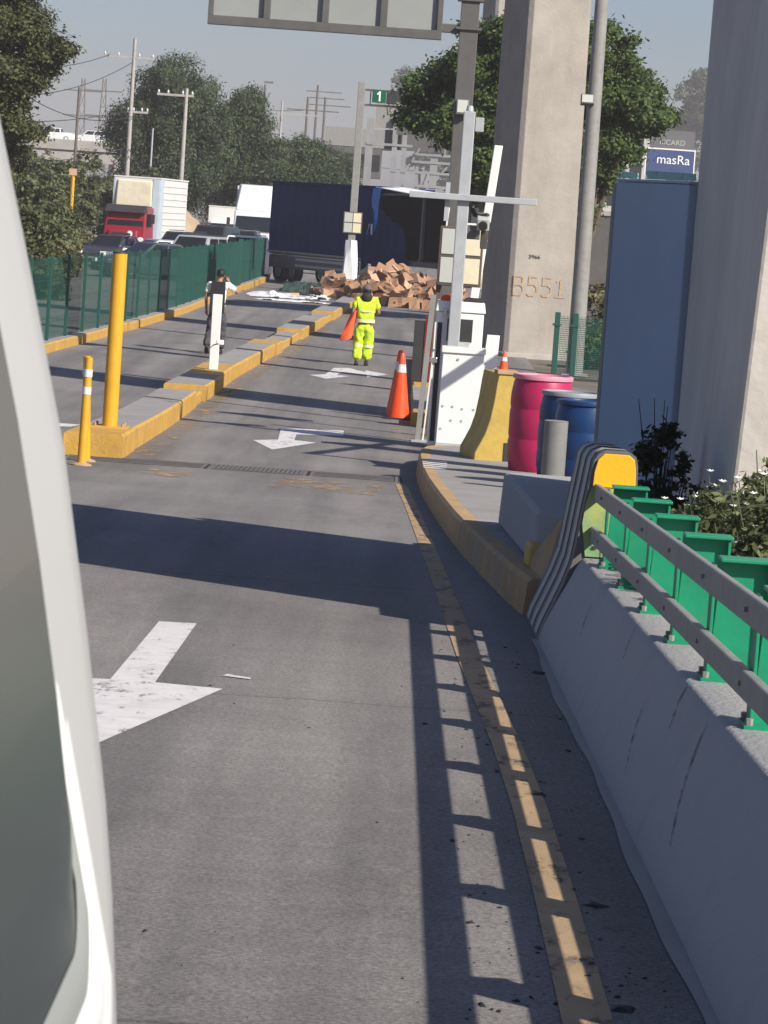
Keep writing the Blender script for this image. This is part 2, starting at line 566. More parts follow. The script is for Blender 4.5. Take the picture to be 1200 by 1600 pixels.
YS = [-60, -20, 0, 10, 20, 30] + [30 + 1.25 * i for i in range(1, 21)] + [60, 70, 80, 90, 100, 120, 140, 160, 200, 260]
sheet('ground', [(Y, -1500, 1500) for Y in [-300] + YS + [400, 700, 1500]], MT['soil'], -.03)


def lerp(tab, x):
    if x <= tab[0][0]: return tab[0][1]
    for (a, va), (b, vb) in zip(tab, tab[1:]):
        if x <= b:
            return va + (vb - va) * (x - a) / (b - a)
    return tab[-1][1]


def road_right(Y):
    return lerp([(0, 1.1), (36, 1.1), (37, 4.3), (60, 4.4), (64, 3.0), (90, 3.2), (160, 6), (260, 12)], Y)


def road_left(Y):
    return lerp([(40, -9), (60, -10.5), (90, -13), (140, -16.5), (260, -20)], Y)


road = sheet('road', [(Y, road_left(Y), road_right(Y)) for Y in sorted(YS[1:] + [36, 37, 64])], MT['road'], .0)


def marking(name, pts, m, off=.004):
    b = MB()
    b.face([(x, y, zr(y) + off) for x, y in pts])
    return b.build(name, m, road)


def strip(name, line, wd, m, off=.004):
    rows = []
    y0, y1 = line[0][0], line[-1][0]
    n = max(2, int((y1 - y0) / 1.5))
    for i in range(n + 1):
        Y = y0 + (y1 - y0) * i / n
        x = lerp(line, Y)
        rows.append((Y, x - wd / 2, x + wd / 2))
    return sheet(name, rows, m, off, None, road)


# lane arrows
marking('arrow_marking', [(-1.045, 15.30), (-1.045, 12.66), (-1.33, 12.60), (-.955, 10.45), (-.59, 12.60), (-.865, 12.66), (-.865, 15.33)], MT['wpaint'])
marking('arrow_marking', [(-1.47, 43.2), (-1.40, 40.3), (-1.69, 39.75), (-1.37, 37.7), (-.91, 40.2), (-1.20, 40.5),
                          (-1.22, 42.0), (-.61, 42.5), (-.63, 43.9), (-1.26, 43.6)], MT['wpaint'])
marking('arrow_marking', [(-1.19, 63.7), (-1.30, 60.9), (-1.58, 60.3), (-1.24, 59.3), (-.82, 60.85), (-1.08, 60.9), (-1.0, 62.3),
                          (-.52, 61.9), (-.50, 60.85), (-.11, 62.5), (-.56, 63.6), (-.56, 62.9), (-.91, 64.1)], MT['wpaint'])
marking('paint_dash', [(-.62, 13.08), (-.50, 13.02), (-.50, 13.07), (-.60, 13.16)], MT['wpaint'])
marking('arrow_marking', [(-4.62, 39.4), (-3.98, 39.9), (-3.92, 40.6), (-4.6, 40.7)], MT['wpaint'])
strip('edge_line', [(2, .50), (6.8, .512), (9.4, .525), (11.7, .50), (14, .445), (19.6, .365), (26.9, .25), (31.9, .15)], .112, MT['ypaint'])
strip('median_edge_line', [(34, -2.62), (49, -2.74), (57, -2.64), (69, -2.28), (86, -1.85)], .26, MT['ystain'])
marking('paint_smear', [(-2.6, 30.6), (-1.9, 30.0), (-1.8, 31.2), (-2.5, 31.6)], MT['ystain'])
marking('paint_smear', [(-1.1, 29.6), (-.1, 29.3), (0.0, 31.3), (-1.0, 31.6)], MT['ystain'])
marking('paint_smear', [(.05, 43.0), (.55, 43.2), (.6, 46.0), (.0, 45.8)], MT['ystain'])

# drain with three grate panels across the lane
DR0, DR1 = 32.35, 33.35
pit = sheet('drain_channel', [(DR0, -3.35, .16), (DR1, -3.35, .16)], MT['pit'], .003, None, road)
for k, (xa, xb, nb) in enumerate(((-3.3, -1.86, 5), (-1.82, -.82, 20), (-.78, .12, 5))):
    lab = ['long-barred steel drain grate at the foot of the two yellow posts',
           'close-barred middle steel drain grate across the lane',
           'long-barred steel drain grate at the end of the ochre edge line'][k]
    yc = (DR0 + DR1) / 2
    t = thing('drain_grate', lab, 'drain grate', ((xa + xb) / 2, yc, zr(yc) + .006))
    hw, hd = (xb - xa) / 2, (DR1 - DR0) / 2
    sl = -(zr(DR0) - zr(DR1)) / (DR1 - DR0)
    b = MB()
    for s in (-1, 1):
        b.bar((-hw, s * (hd - .02), sl * s * (hd - .02)), (hw, s * (hd - .02), sl * s * (hd - .02)), .03, .003)
        b.bar((s * (hw - .015), -hd, -sl * hd), (s * (hw - .015), hd, sl * hd), .03, .014)
    b.build('grate_frame', MT['grate'], t)
    if k == 1:
        for i in range(nb):
            x = -hw + .03 + (2 * hw - .06) * (i + .5) / nb
            MB().bar((x, -hd + .04, -sl * hd + .002), (x, hd - .04, sl * hd + .002), .034, .002).build('grate_bar', MT['grate'], t)
    else:
        for i in range(nb):
            y = -hd + .04 + (2 * hd - .08) * (i + .5) / nb
            MB().bar((-hw + .03, y, sl * y), (hw - .03, y, sl * y), .045, .002).build('grate_bar', MT['grate'], t)

# ------------------------------------------------------------------ kerbs
MEDR = [(33.2, -2.78), (36, -2.83), (49.5, -2.92), (57, -2.83), (69.3, -2.46), (97, -1.75), (118, -1.35)]
MEDW = .58


def kerb_piece(b, y0, y1, redge, wd, h, pr=0, full=False, n=4, chamfer=.025):
    """a kerb that follows the line; material 0 top, 1 sides"""
    for i in range(n):
        a, c = y0 + (y1 - y0) * i / n, y0 + (y1 - y0) * (i + 1) / n
        va, vc = redge(a), redge(c)
        xa, xc = va + pr, vc + pr
        la, lc = va - wd - pr, vc - wd - pr
        za, zc = zr(a), zr(c)
        ch = chamfer
        pa = [(xa, a, za - .05), (xa, a, za + h - ch), (xa - ch, a, za + h), (la + ch, a, za + h), (la, a, za + h - ch), (la, a, za - .05)]
        pc = [(xc, c, zc - .05), (xc, c, zc + h - ch), (xc - ch, c, zc + h), (lc + ch, c, zc + h), (lc, c, zc + h - ch), (lc, c, zc - .05)]
        for k in range(5):
            b.mat(0 if (k == 2 and not full) else 1).add([pa[k], pa[k + 1], pc[k + 1], pc[k]], [(0, 1, 2, 3)])
        if i == 0: b.mat(1).face(pa)
        if i == n - 1: b.mat(1).face(pc)


med = bpy.data.objects.new('median_kerb', None)
COL.objects.link(med)
tag(med, kind='structure')
redge = lambda Y: lerp(MEDR, Y)
for (a, c, hh, pr, full) in ((33.2, 35.2, .25, .02, True), (35.2, 47.6, .25, 0, False), (47.9, 49.3, .17, -.02, False), (49.5, 53.0, .25, .04, False), (53.0, 57.1, .26, .01, True),
                             (57.3, 67.3, .25, 0, False), (67.4, 69.2, .25, .03, True), (69.4, 76.5, .17, -.05, False), (76.8, 87.5, .25, .02, False), (88, 92, .17, -.03, False),
                             (92.3, 97.5, .25, .03, False), (98.2, 117.5, .17, 0, False)):
    b = MB()
    kerb_piece(b, a, c, redge, MEDW, hh, pr, full)
    b.build('kerb_block', [MT['slab'], MT['yellow']], med, bevel=.015)

FENX = [(20, -7.9), (58, -6.80), (73.5, -6.29), (89.4, -5.93), (110.6, -5.80), (137, -5.66)]
fk = bpy.data.objects.new('fence_kerb', None)
COL.objects.link(fk)
tag(fk, kind='structure')
fedge = lambda Y: lerp(FENX, Y)
for (a, c, hh, pr) in ((40, 58, .19, 0), (58.1, 70.0, .19, 0), (70.1, 74.8, .19, -.02), (75.0, 92, .19, .02), (92.1, 108.5, .19, 0), (109.5, 118, .19, -.04), (119.5, 136.5, .22, .03)):
    b = MB()
    kerb_piece(b, a, c, fedge, .42, hh, pr)
    b.build('kerb_block', [MT['slab'], MT['yellow']], fk, bevel=.015)

# pavement island on the right with its ochre kerb
KE = [(.80, 17.17), (.745, 18), (.66, 19.8), (.57, 21.8), (.50, 23.8), (.43, 26.5), (.365, 29.5), (.335, 32), (.33, 34.5), (.355, 36.2), (.42, 37.0), (.55, 37.5), (.75, 37.75)]
isl = bpy.data.objects.new('pavement_island', None)
COL.objects.link(isl)
tag(isl, kind='structure')
b = MB()
hk = .2
for (xa, ya), (xc, yc) in zip(KE, KE[1:]):
    b.add([(xa + .12, ya, zr(ya) + hk), (3.3, ya, zr(ya) + hk), (3.3, yc, zr(yc) + hk), (xc + .12, yc, zr(yc) + hk)], [(0, 1, 2, 3)])
b.add([(.87, 37.75, zr(37.75) + hk), (3.3, 37.75, zr(37.75) + hk), (3.3, 38.2, zr(38.2) + hk), (1.0, 38.2, zr(38.2) + hk)], [(0, 1, 2, 3)])
b.add([(1.0, 38.2, zr(38) + hk), (3.3, 38.2, zr(38) + hk), (3.3, 38.2, zr(38) - .1), (1.0, 38.2, zr(38) - .1)], [(0, 1, 2, 3)])
b.build('pavement_top', MT['slab'], isl)
for i in range(0, len(KE) - 1, 2):
    seg = KE[i:i + 3]
    b = MB()
    secs = []
    for (x, y) in seg:
        z = zr(y)
        secs.append([(x - .02, y, z - .05), (x, y, z + hk - .02), (x + .025, y, z + hk + .002), (x + .125, y, z + hk + .002), (x + .125, y, z - .05)])
    b.loft(secs)
    b.build('kerb_stone', MT['ochre'], isl)
for k in range(5):
    y = 31.4 + k * .42
    b = MB()
    b.face([(.36, y, zr(y) + hk + .007), (.58 + .01 * k, y - .05, zr(y) + hk + .007), (.58 + .01 * k, y + .15, zr(y + .2) + hk + .007), (.355, y + .2, zr(y + .2) + hk + .007)])
    b.build('white_stripe', MT['white'], isl)

# small kerb island by the barrier gate
b2 = bpy.data.objects.new('gate_island', None)
COL.objects.link(b2)
tag(b2, kind='structure')
for (a, c, x0, wd, hh, full) in ((46.7, 47.6, .62, .16, .19, True), (46.75, 47.9, .45, .15, .19, True), (47.9, 55.5, .66, .34, .17, False), (55.7, 58.5, .72, .38, .19, True), (58.6, 70, .8, .4, .17, False)):
    b = MB()
    kerb_piece(b, a, c, lambda Y, x0=x0: x0, wd, hh, 0, full, 2)
    b.build('kerb_block', [MT['slab'], MT['yellow']], b2, bevel=.012)

# ------------------------------------------------------------------ concrete barrier with green posts and grey rails
bar = thing('roadside_barrier', 'grey concrete ramp barrier with green posts, two grey rails and a striped yellow end', 'barrier')
PROF = [(.80, -.08), (.805, .03), (.825, .09), (.875, .20), (.93, .31), (.965, .385), (.985, .42), (1.0, .43), (1.36, .43), (1.38, .41), (1.40, -.25)]
secs = [[(x, y, zr(y) + z) for x, z in PROF] for y in [-4 + .98 * i for i in range(21)] if y < 15.65]
secs.append([(x, 15.66, zr(15.66) + z) for x, z in PROF])
MB().loft(secs).build('parapet', MT['barrier'], bar, smooth=True)
EP = [(.80, -.08), (.803, .02), (.82, .08), (.865, .19), (.905, .29), (.94, .40), (.955, .50), (.97, .62), (.995, .80), (1.01, .91), (1.03, .945), (1.07, .965), (1.18, .965), (1.215, .945), (1.228, .90), (1.25, .45), (1.36, .40), (1.40, -.25)]
b = MB()
secs = [[(x, y, zr(y) + z) for x, z in EP] for y in (15.66, 16.1, 16.6, 17.15)]
b.loft(secs)
ep = b.build('end_post', MT['enddark'], bar, smooth=True)
ep['label'] = 'tall end post painted in dark and light stripes'
# pale stripes that run up the road face and over the top
for ya in (15.84, 16.28, 16.72):
    b = MB()
    cs = []
    for i in range(1, 13):
        x, z = EP[i]
        x0, z0 = EP[i - 1]
        x1, z1 = EP[i + 1]
        t = Vector((x1 - x0, 0, z1 - z0)).normalized()
        n = Vector((-t.z, 0, t.x))
        p = Vector((x, 0, z)) + n * .004
        cs.append((p.x, p.z))
    secs = [[(x, ya, zr(ya) + z) for x, z in cs], [(x, ya + .23, zr(ya + .23) + z) for x, z in cs]]
    b.loft(secs, closed=False)
    b.build('pale_stripe', MT['stripe'], ep, smooth=True, fix=False)
# yellow face towards the traffic
b = MB()
pl = [(1.012, .785), (1.016, .86), (1.03, .92), (1.06, .951), (1.18, .951), (1.208, .93), (1.217, .88), (1.222, .785)]
b.ext([(x, 15.654, zr(15.66) + z) for x, z in pl], (0, -.012, 0))
o = b.build('end_face', MT['yend'], ep, bevel=.003)
o['label'] = 'bright yellow end face of the barrier'
MB().ext([(x, 15.655, zr(15.66) + z) for x, z in [(.985, .70), (1.008, .782), (1.222, .782), (1.235, .60), (1.24, .44), (1.0, .44), (.975, .6)]], (0, -.008, 0)).build('lower_end_face', MT['palegreen'], ep)
for y in (15.05, 13.8, 12.55, 11.3, 10.05, 8.8, 7.55, 6.3, 5.05, 3.8, 2.5):
    z = zr(y)
    b = MB()
    b.hull([(1.055, y - .006, z + .44), (1.225, y - .006, z + .44), (1.225, y + .006, z + .44), (1.055, y + .006, z + .44),
            (1.075, y - .006, z + .81), (1.225, y - .006, z + .81), (1.225, y + .006, z + .81), (1.075, y + .006, z + .81)])
    b.bx(1.047, 1.057, y - .045, y + .045, z + .44, z + .80)
    b.bx(1.222, 1.232, y - .045, y + .045, z + .44, z + .81)
    p = b.build('post', MT['green'], bar, bevel=.002)
    MB().bx(1.068, 1.24, y - .055, y + .055, z + .811, z + .823).build('post_cap', MT['green'], p, bevel=.003)
    MB().bx(1.03, 1.27, y - .075, y + .075, z + .432, z + .444).build('base_plate', MT['green'], p)
    for (bx_, by_) in ((1.045, -.06), (1.255, -.06), (1.045, .06), (1.255, .06)):
        MB().tube([(bx_, y + by_, z + .444), (bx_, y + by_, z + .462)], .011, 6).build('bolt', MT['railgrey'], p)
    for zb_ in (.757, .55):
        MB().tube([(1.022, y, z + zb_), (1.012, y, z + zb_)], .008, 6).build('rail_bolt', MT['railgrey'], p)
for (x0, x1, za, zb) in ((1.022, 1.048, .715, .80), (1.018, 1.048, .512, .59)):
    for (ya, yb) in ((-2, 4.2), (4.206, 10.4), (10.406, 15.35), (15.356, 15.645)):
        A_, B_ = zr(ya), zr(yb)
        MB().hull([(x0, ya, A_ + za), (x1, ya, A_ + za), (x1, yb, B_ + za), (x0, yb, B_ + za),
                   (x0, ya, A_ + zb), (x1, ya, A_ + zb), (x1, yb, B_ + zb), (x0, yb, B_ + zb)]).build('rail', MT['railgrey'], bar, bevel=.006)
# rubber scuffs on the face
for (y, z0, z1, dy) in ((9.1, .40, .12, .55), (9.9, .42, .30, .15), (12.0, .42, .31, .18), (10.6, .30, .1, .5), (14.0, .34, .22, .3)):
    b = MB()
    pr_ = []
    for i in range(9):
        t_ = i / 8
        z = z0 + (z1 - z0) * t_
        x = lerp([(q[1], q[0]) for q in PROF[1:8]], z) - .004
        pr_.append((x, y - dy * t_ ** 1.6, z))
    for i in range(8):
        wd = .010 * math.sin(math.pi * (i + .5) / 9) + .003
        a_, c_ = pr_[i], pr_[i + 1]
        b.add([(a_[0], a_[1] - wd, zr(a_[1]) + a_[2]), (a_[0], a_[1] + wd, zr(a_[1]) + a_[2]), (c_[0], c_[1] + wd, zr(c_[1]) + c_[2]), (c_[0], c_[1] - wd, zr(c_[1]) + c_[2])], [(0, 1, 2, 3)])
    b.build('tyre_scuff', MT['scuff'], bar, fix=False)

# ochre foot piece and concrete block behind the barrier end
t = thing('ochre_foot_block', 'sloping ochre concrete foot piece behind the striped barrier end', 'concrete block', (0, 0, 0))
b = MB()
za = zr(17.2)
b.hull([(.835, 17.17, za + .0), (1.3, 17.17, za + .0), (1.3, 18.2, za - .03), (.80, 18.2, za - .03), (.965, 17.18, za + .56), (1.2, 17.18, za + .56), (1.2, 17.6, za + .24), (.84, 18.15, za + .21)])
b.build('foot_body', MT['ochre'], t, bevel=.02)
zb = zr(18.2) + hk + .002
t = thing('concrete_block', 'grey concrete block with a yellow painted toe on the pavement behind the barrier end', 'concrete block', (0, 0, 0))
MB().hull([(.86, 18.25, zb), (1.7, 18.0, zb), (1.75, 22.2, zb - .16), (.80, 22.3, zb - .16), (.875, 18.3, zb + .31), (1.7, 18.05, zb + .31), (1.75, 22.2, zb + .22), (.815, 22.2, zb + .22)]).build('block_body', MT['barrier'], t, bevel=.03)
MB().hull([(.83, 18.0, zb + .01), (1.1, 17.9, zb + .01), (1.1, 18.26, zb - .01), (.82, 18.4, zb - .01), (.84, 18.0, zb + .13), (1.1, 17.95, zb + .13), (1.1, 18.26, zb + .13), (.83, 18.4, zb + .13)]).build('yellow_toe', MT['yellow'], t, bevel=.015)

# ------------------------------------------------------------------ pillars
def text(body, size, loc, rot, m, parent, name='painted_text', sx=1.0, extr=.001, align='CENTER'):
    cu = bpy.data.curves.new(name, 'FONT')
    cu.body = body
    cu.size = size
    cu.extrude = extr
    cu.align_x = align
    cu.align_y = 'CENTER'
    tmp = bpy.data.objects.new(name, cu)
    COL.objects.link(tmp)
    dg = bpy.context.evaluated_depsgraph_get()
    me = bpy.data.meshes.new_from_object(tmp.evaluated_get(dg))
    bpy.data.objects.remove(tmp)
    me.materials.clear()
    me.materials.append(m)
    o = bpy.data.objects.new(name, me)
    COL.objects.link(o)
    o.parent = parent
    o.location = loc
    o.rotation_euler = rot
    o.scale = (sx, 1, 1)
    return o


def pillar_b(t, W, D, ht, al, taper=.0, ch=.12):
    """chamfered pillar in local axes: x along the front face, y back; origin at front-left base corner"""
    def ring(s, z):
        x0, x1, y0, y1 = s, W - s, s, D - s
        return [(x0 + ch, y0, z), (x1 - ch, y0, z), (x1, y0 + ch, z), (x1, y1 - ch, z), (x1 - ch, y1, z), (x0 + ch, y1, z), (x0, y1 - ch, z), (x0, y0 + ch, z)]
    MB().loft([ring(0, -.3), ring(taper * .5, ht * .5), ring(taper, ht)]).build('shaft', MT['pillar'], t, bevel=.012)
    return t


PA = R(23)
p1 = thing('viaduct_pillar', 'pale concrete viaduct pillar stencilled B551 beside the pole', 'pillar', (2.56, 75.3, zr(76)), PA, 'viaduct pillars')
pillar_b(p1, 1.72, 1.68, 15, PA, .10, .10)
GL = {'B': [[(0, 0), (0, 1)], [(0, 1), (.36, 1), (.50, .90), (.50, .64), (.36, .54), (.05, .54)], [(.36, .54), (.54, .42), (.56, .16), (.40, 0), (0, 0)]],
      '5': [[(.52, 1), (.06, 1), (.04, .58), (.34, .60), (.54, .44), (.54, .18), (.36, .0), (.08, .0), (-.02, .08)]],
      '1': [[(.04, .82), (.26, 1), (.26, 0)], [(0, 0), (.56, 0)]]}


def strokes(word, x0, z0, sz, adv, wd, m, parent, y=-.004):
    for ch in word:
        b_ = MB()
        for k_, ln in enumerate(GL[ch]):
            for (a_, c_) in zip(ln, ln[1:]):
                p_, q_ = Vector((a_[0], 0, a_[1])) * sz, Vector((c_[0], 0, c_[1])) * sz
                d_ = (q_ - p_).normalized()
                n_ = Vector((-d_.z, 0, d_.x)) * wd / 2
                p_ -= d_ * wd * .3
                q_ += d_ * wd * .3
                o_ = Vector((x0, y - .0004 * len(b_.f), z0))
                b_.face([o_ + p_ - n_, o_ + q_ - n_, o_ + q_ + n_, o_ + p_ + n_])
        b_.build('stencilled_figure', m, parent, fix=False)
        x0 += adv


strokes('B551', .12, 1.46, .44, .365, .040, MT['ochretext'], p1)
text('3966', .13, (.60, -.001, 2.37), (R(90), 0, 0), MT['blacktext'], p1, 'stencilled_number', 1.2, .001)
MB().bx(-.1, 1.82, -.12, 1.8, -.2, .10).build('pillar_base', MT['conc'], p1, bevel=.02)
p2 = thing('viaduct_pillar', 'pale viaduct pillar standing far behind the dark leafy tree', 'pillar', (3.6, 152, zr(150)), PA, 'viaduct pillars')
pillar_b(p2, 1.9, 1.7, 22, PA, .05, .12)

p4 = thing('viaduct_pillar', 'viaduct pillar standing between the huge shaded pillar and the B551 pillar', 'pillar', (5.1, 44.0, zr(42)), PA, 'viaduct pillars')
pillar_b(p4, 1.7, 1.6, 15, PA, .1, .1)
p3 = thing('viaduct_pillar', 'huge shaded concrete viaduct pillar beside the flowering plants and green posts', 'pillar', (0, 0, 0), 0, 'viaduct pillars')
FT = [(1.655, 15.45), (1.80, 18.9), (1.84, 20.55), (2.0, 20.65), (3.1, 19.6), (3.5, 18.8), (3.6, 15.6), (3.4, 15.3)]
TP = [(1.80, 15.45), (1.92, 18.7), (1.86, 20.55), (2.0, 20.65), (3.1, 19.6), (3.5, 18.8), (3.6, 15.6), (3.4, 15.3)]
secs = []
for z in (.2, 2.5, 5, 9, 14):
    k = min(1.4, (z - 1.4) / 3.2)
    secs.append([(a[0] + (c[0] - a[0]) * k, a[1] + (c[1] - a[1]) * k, z) for a, c in zip(FT, TP)])
MB().loft(secs).build('shaft', MT['pillar2'], p3, bevel=.02)

# tall lamp column in front of the B551 pillar
t = thing('lamp_column', 'tall grey steel lamp column leaning against the view of the B551 pillar', 'lamp column', (3.82, 68, zr(68)))
MB().tube([(0, 0, 0), (0, 0, 12)], [.185, .12], 12).build('column', MT['railgrey'], t, smooth=True)
MB().bx(-.28, .28, -.28, .28, 0, .03).build('base_plate', MT['greysteel'], t)
b = MB().box((-.16, -.2, 5.8), (.28, .14, .22), rx=R(-20))
o = b.build('floodlight', MT['darksteel'], t, bevel=.01)
MB().box((-.16, -.275, 5.825), (.23, .01, .17), rx=R(-20)).build('lens', MT['gpanel'], o)
MB().bar((-.16, -.12, 5.78), (0, 0, 5.78), .04).build('bracket', MT['darksteel'], t)

# ------------------------------------------------------------------ overhead sign on its dark column
t = thing('overhead_sign', 'overhead dark-framed sign board with grey panels on a tall dark steel column', 'sign', (.95, 60.2, zr(60)))
MB().bx(-.17, .17, -.15, .15, 0, 10).build('column', MT['darksteel'], t, bevel=.01)
MB().bx(-.35, .35, -.35, .35, 0, .04).build('base_plate', MT['darksteel'], t)
for z in (6.62, 7.15, 8.6):
    MB().bx(-.24, .24, -.2, .2, z, z + .05).build('flange', MT['darksteel'], t)
for z in (6.55, 8.5):
    MB().bx(-.62, -.16, -.09, .09, z, z + .16).build('sign_arm', MT['darksteel'], t, bevel=.01)
xa, xb, z0, z1 = -4.86, -.50, 6.40, 8.75
b = MB()
b.bx(xa, xb, -.16, .06, z0, z0 + .17)
b.bx(xa, xb, -.16, .06, z1 - .17, z1)
b.bx(xa, xa + .1, -.158, .058, z0 + .17, z1 - .17)
b.bx(xb - .1, xb, -.158, .058, z0 + .17, z1 - .17)
for i in (1, 2, 3):
    x = xa + (xb - xa) * i / 4
    b.bx(x - .06, x + .06, -.155, .05, z0 + .17, z1 - .17)
b.build('sign_frame', MT['darksteel'], t, bevel=.008)
for i in range(4):
    x = xa + (xb - xa) * (i + .5) / 4
    MB().bx(x - .48, x + .48, -.06, -.02, z0 + .16, z1 - .16).build('sign_panel', MT['signpanel'], t)
fl = MB().box((-.02, -.24, 5.18), (.24, .12, .30), rx=R(-15)).build('floodlight', MT['darksteel'], t, bevel=.01)
MB().box((-.02, -.305, 5.2), (.19, .01, .24), rx=R(-15)).build('lens', MT['gpanel'], fl)

# ------------------------------------------------------------------ galvanised post with crossbar
t = thing('galvanised_post', 'galvanised square steel post with a long crossbar behind the white toll cabinet', 'post', (.73, 40.85, zr(40.6)))
MB().bx(-.075, .075, -.05, .05, 0, 4.30).build('post', MT['greysteel'], t, bevel=.012)
MB().tube([(0, 0, 4.30), (0, 0, 4.37)], [.05, .04], 12).build('post_cap', MT['greysteel'], t)
MB().bx(.08, .19, -.05, .03, 4.05, 4.23).build('bracket', MT['greysteel'], t, bevel=.006)
MB().bx(-.69, .93, -.12, -.055, 3.17, 3.25).build('crossbar', MT['greysteel'], t, bevel=.008)
MB().bar((-.205, .0, 2.9), (-.205, .0, 3.39), .055).build('side_tube', MT['greysteel'], t)
MB().bx(-.15, .15, -.15, .15, 0, .02).build('base_plate', MT['greysteel'], t)
b = MB()
b.tube([(.12, .12, 3.1), (.16, .10, 3.0), (.22, .05, 2.98), (.30, .02, 3.02), (.34, .05, 2.9), (.33, .1, 2.7)], .03, 8)
b.build('cable', MT['dark'], t, smooth=True)
c = MB().box((.27, .05, 2.92), (.16, .3, .16), rx=R(15)).build('camera_housing', MT['gpanel'], t, bevel=.015)
MB().tube([(.27, -.10, 2.88), (.27, -.17, 2.86)], .055, 12).build('camera_lens', MT['black'], c)
MB().box((.14, .08, 2.78), (.2, .2, .18)).build('junction_box', MT['darksteel'], t, bevel=.01)
MB().box((.30, .16, 2.72), (.09, .2, .24), rx=R(20)).build('loudspeaker', MT['darksteel'], t, bevel=.01)

# ------------------------------------------------------------------ lane signal housing
t = thing('signal_housing', 'brown-framed signal housing with two grey and two cream panels above the toll cabinet', 'signal box', (.80, 44.0, zr(44)))
MB().bx(-.30, .30, -.14, .14, 2.09, 2.90).build('housing', MT['brownframe'], t, bevel=.01)
for (x0, x1, m_) in ((-.27, -.02, MT['gpanel']), (.02, .265, MT['cream'])):
    for z0 in (2.13, 2.52):
        MB().bx(x0, x1, -.152, -.14, z0, z0 + .345).build('panel', m_, t, bevel=.004)
MB().bar((-.27, .0, 0.0), (-.27, 0, 2.12), .07).build('post', MT['brownframe'], t)
MB().bar((-.27, 0, 2.12), (-.05, 0, 2.12), .07).build('bracket', MT['brownframe'], t)
MB().bx(-.37, -.17, -.1, .1, -.02, .02).build('base_plate', MT['brownframe'], t)
MB().bar((.12, -.05, 2.9), (.12, -.05, 2.96), .16, .2).build('top_plate', MT['white'], t)
MB().bar((-.22, -.1, 2.9), (-.2, -.1, 3.15), .02).build('aerial', MT['white'], t)

# ------------------------------------------------------------------ toll machines
zc = zr(39.2)
t = thing('toll_cabinet', 'low white metal toll cabinet with bolts at the end of the pavement', 'cabinet', (.835, 39.25, zc))
MB().hull([(-.265, -.2, .16), (.265, -.2, .16), (.255, .2, .16), (-.255, .2, .16), (-.25, -.19, 1.27), (.25, -.19, 1.27), (.25, .2, 1.27), (-.25, .2, 1.27)]).build('body', MT['white'], t, bevel=.008)
MB().bx(-.268, .268, -.205, .2, 0, .158).build('plinth', MT['gpanel'], t, bevel=.004)
MB().bx(-.27, .27, -.215, .215, 1.272, 1.345).build('lid', MT['white'], t, bevel=.01)
for (x, z) in ((-.21, .62), (-.09, .62), (.03, .60), (.17, .60), (-.10, .45), (.03, .45), (-.22, .34), (.155, .34), (-.06, 1.20)):
    MB().tube([(x, -.19, z), (x, -.203, z)], .016, 10).build('bolt', MT['greysteel'], t)
MB().bx(.252, .275, -.12, .0, .95, 1.15).build('hinge', MT['greysteel'], t)
for z in (.4, .62, .84):
    MB().bx(.25, .272, -.16, -.08, z, z + .14).build('latch', MT['greysteel'], t)

zc = zr(41.2)
t = thing('toll_machine', 'tall white toll machine with a dark screen opening behind the low cabinet', 'toll machine', (.80, 41.2, zc))
MB().bx(-.30, .30, -.25, .3, 0, 1.76).build('body', MT['white'], t, bevel=.01)
MB().hull([(-.32, -.27, 1.765), (.32, -.27, 1.765), (.32, .32, 1.765), (-.32, .32, 1.765), (-.30, -.25, 1.90), (.30, -.25, 1.90), (.30, .3, 1.90), (-.30, .3, 1.90)]).build('lid', MT['white'], t, bevel=.01)
w_ = MB().bx(-.16, .165, -.262, -.25, 1.39, 1.68).build('screen_opening', MT['dark'], t)
MB().hull([(.0, -.30, 1.26), (.12, -.30, 1.30), (.12, -.252, 1.30), (.0, -.252, 1.26), (-.03, -.30, 1.39), (.15, -.30, 1.39), (.15, -.252, 1.39), (-.03, -.252, 1.39)]).build('ticket_chute', MT['gpanel'], t)
MB().bx(-.285, -.225, -.262, -.251, .1, 1.62).build('slot', MT['dark'], t)
MB().bar((-.31, -.27, .05), (-.31, -.27, 1.62), .018).build('door_edge', MT['white'], t)
hd = MB().bx(-.36, -.26, -.31, -.25, 1.10, 1.17).build('lock', MT['chrome'], t, bevel=.008)
MB().tube([(-.33, -.29, 1.17), (-.33, -.29, 1.24), (-.30, -.29, 1.27)], .012, 8).build('shackle', MT['chrome'], hd)
MB().bx(-.22, -.18, -.285, -.255, 1.70, 1.80).build('hasp', MT['chrome'], t)
tag(MB().hull([(-.14, -.18, .0), (.12, -.16, .0), (.14, .1, .0), (-.12, .08, .0), (-.1, -.12, .07), (.06, -.1, .09), (.08, .04, .06), (-.08, .03, .08)]).build('folded_cloth', MT['flag'], None, bevel=.02, loc=(.66, 41.15, zc + 1.902)), 'crumpled red cloth lying on top of the tall white toll machine', 'cloth')
tag(MB().hull([(-.14, -.14, .0), (.14, -.13, .0), (.14, .1, .0), (-.14, .1, .0), (-.10, -.10, .05), (.12, -.1, .06), (.1, .06, .04), (-.08, .06, .06)]).build('folded_jacket', MT['vest'], None, bevel=.02, loc=(.96, 41.2, zc + 1.902)), 'folded dark jacket lying on top of the tall white toll machine', 'jacket')

t = thing('leaning_steel_rail', 'grey steel channel standing at the left edge of the white toll machine', 'steel rail', (.395, 42.4, zr(42)))
MB().bar((-.02, 0, 0), (.06, 0, 1.95), .07, .06).build('channel', MT['railgrey'], t)
MB().bar((.05, -.02, 0), (.14, -.02, 1.75), .02, .05).build('white_edge', MT['white'], t)
MB().bx(-.1, .12, -.1, .1, -.02, .02).build('base_plate', MT['greysteel'], t)

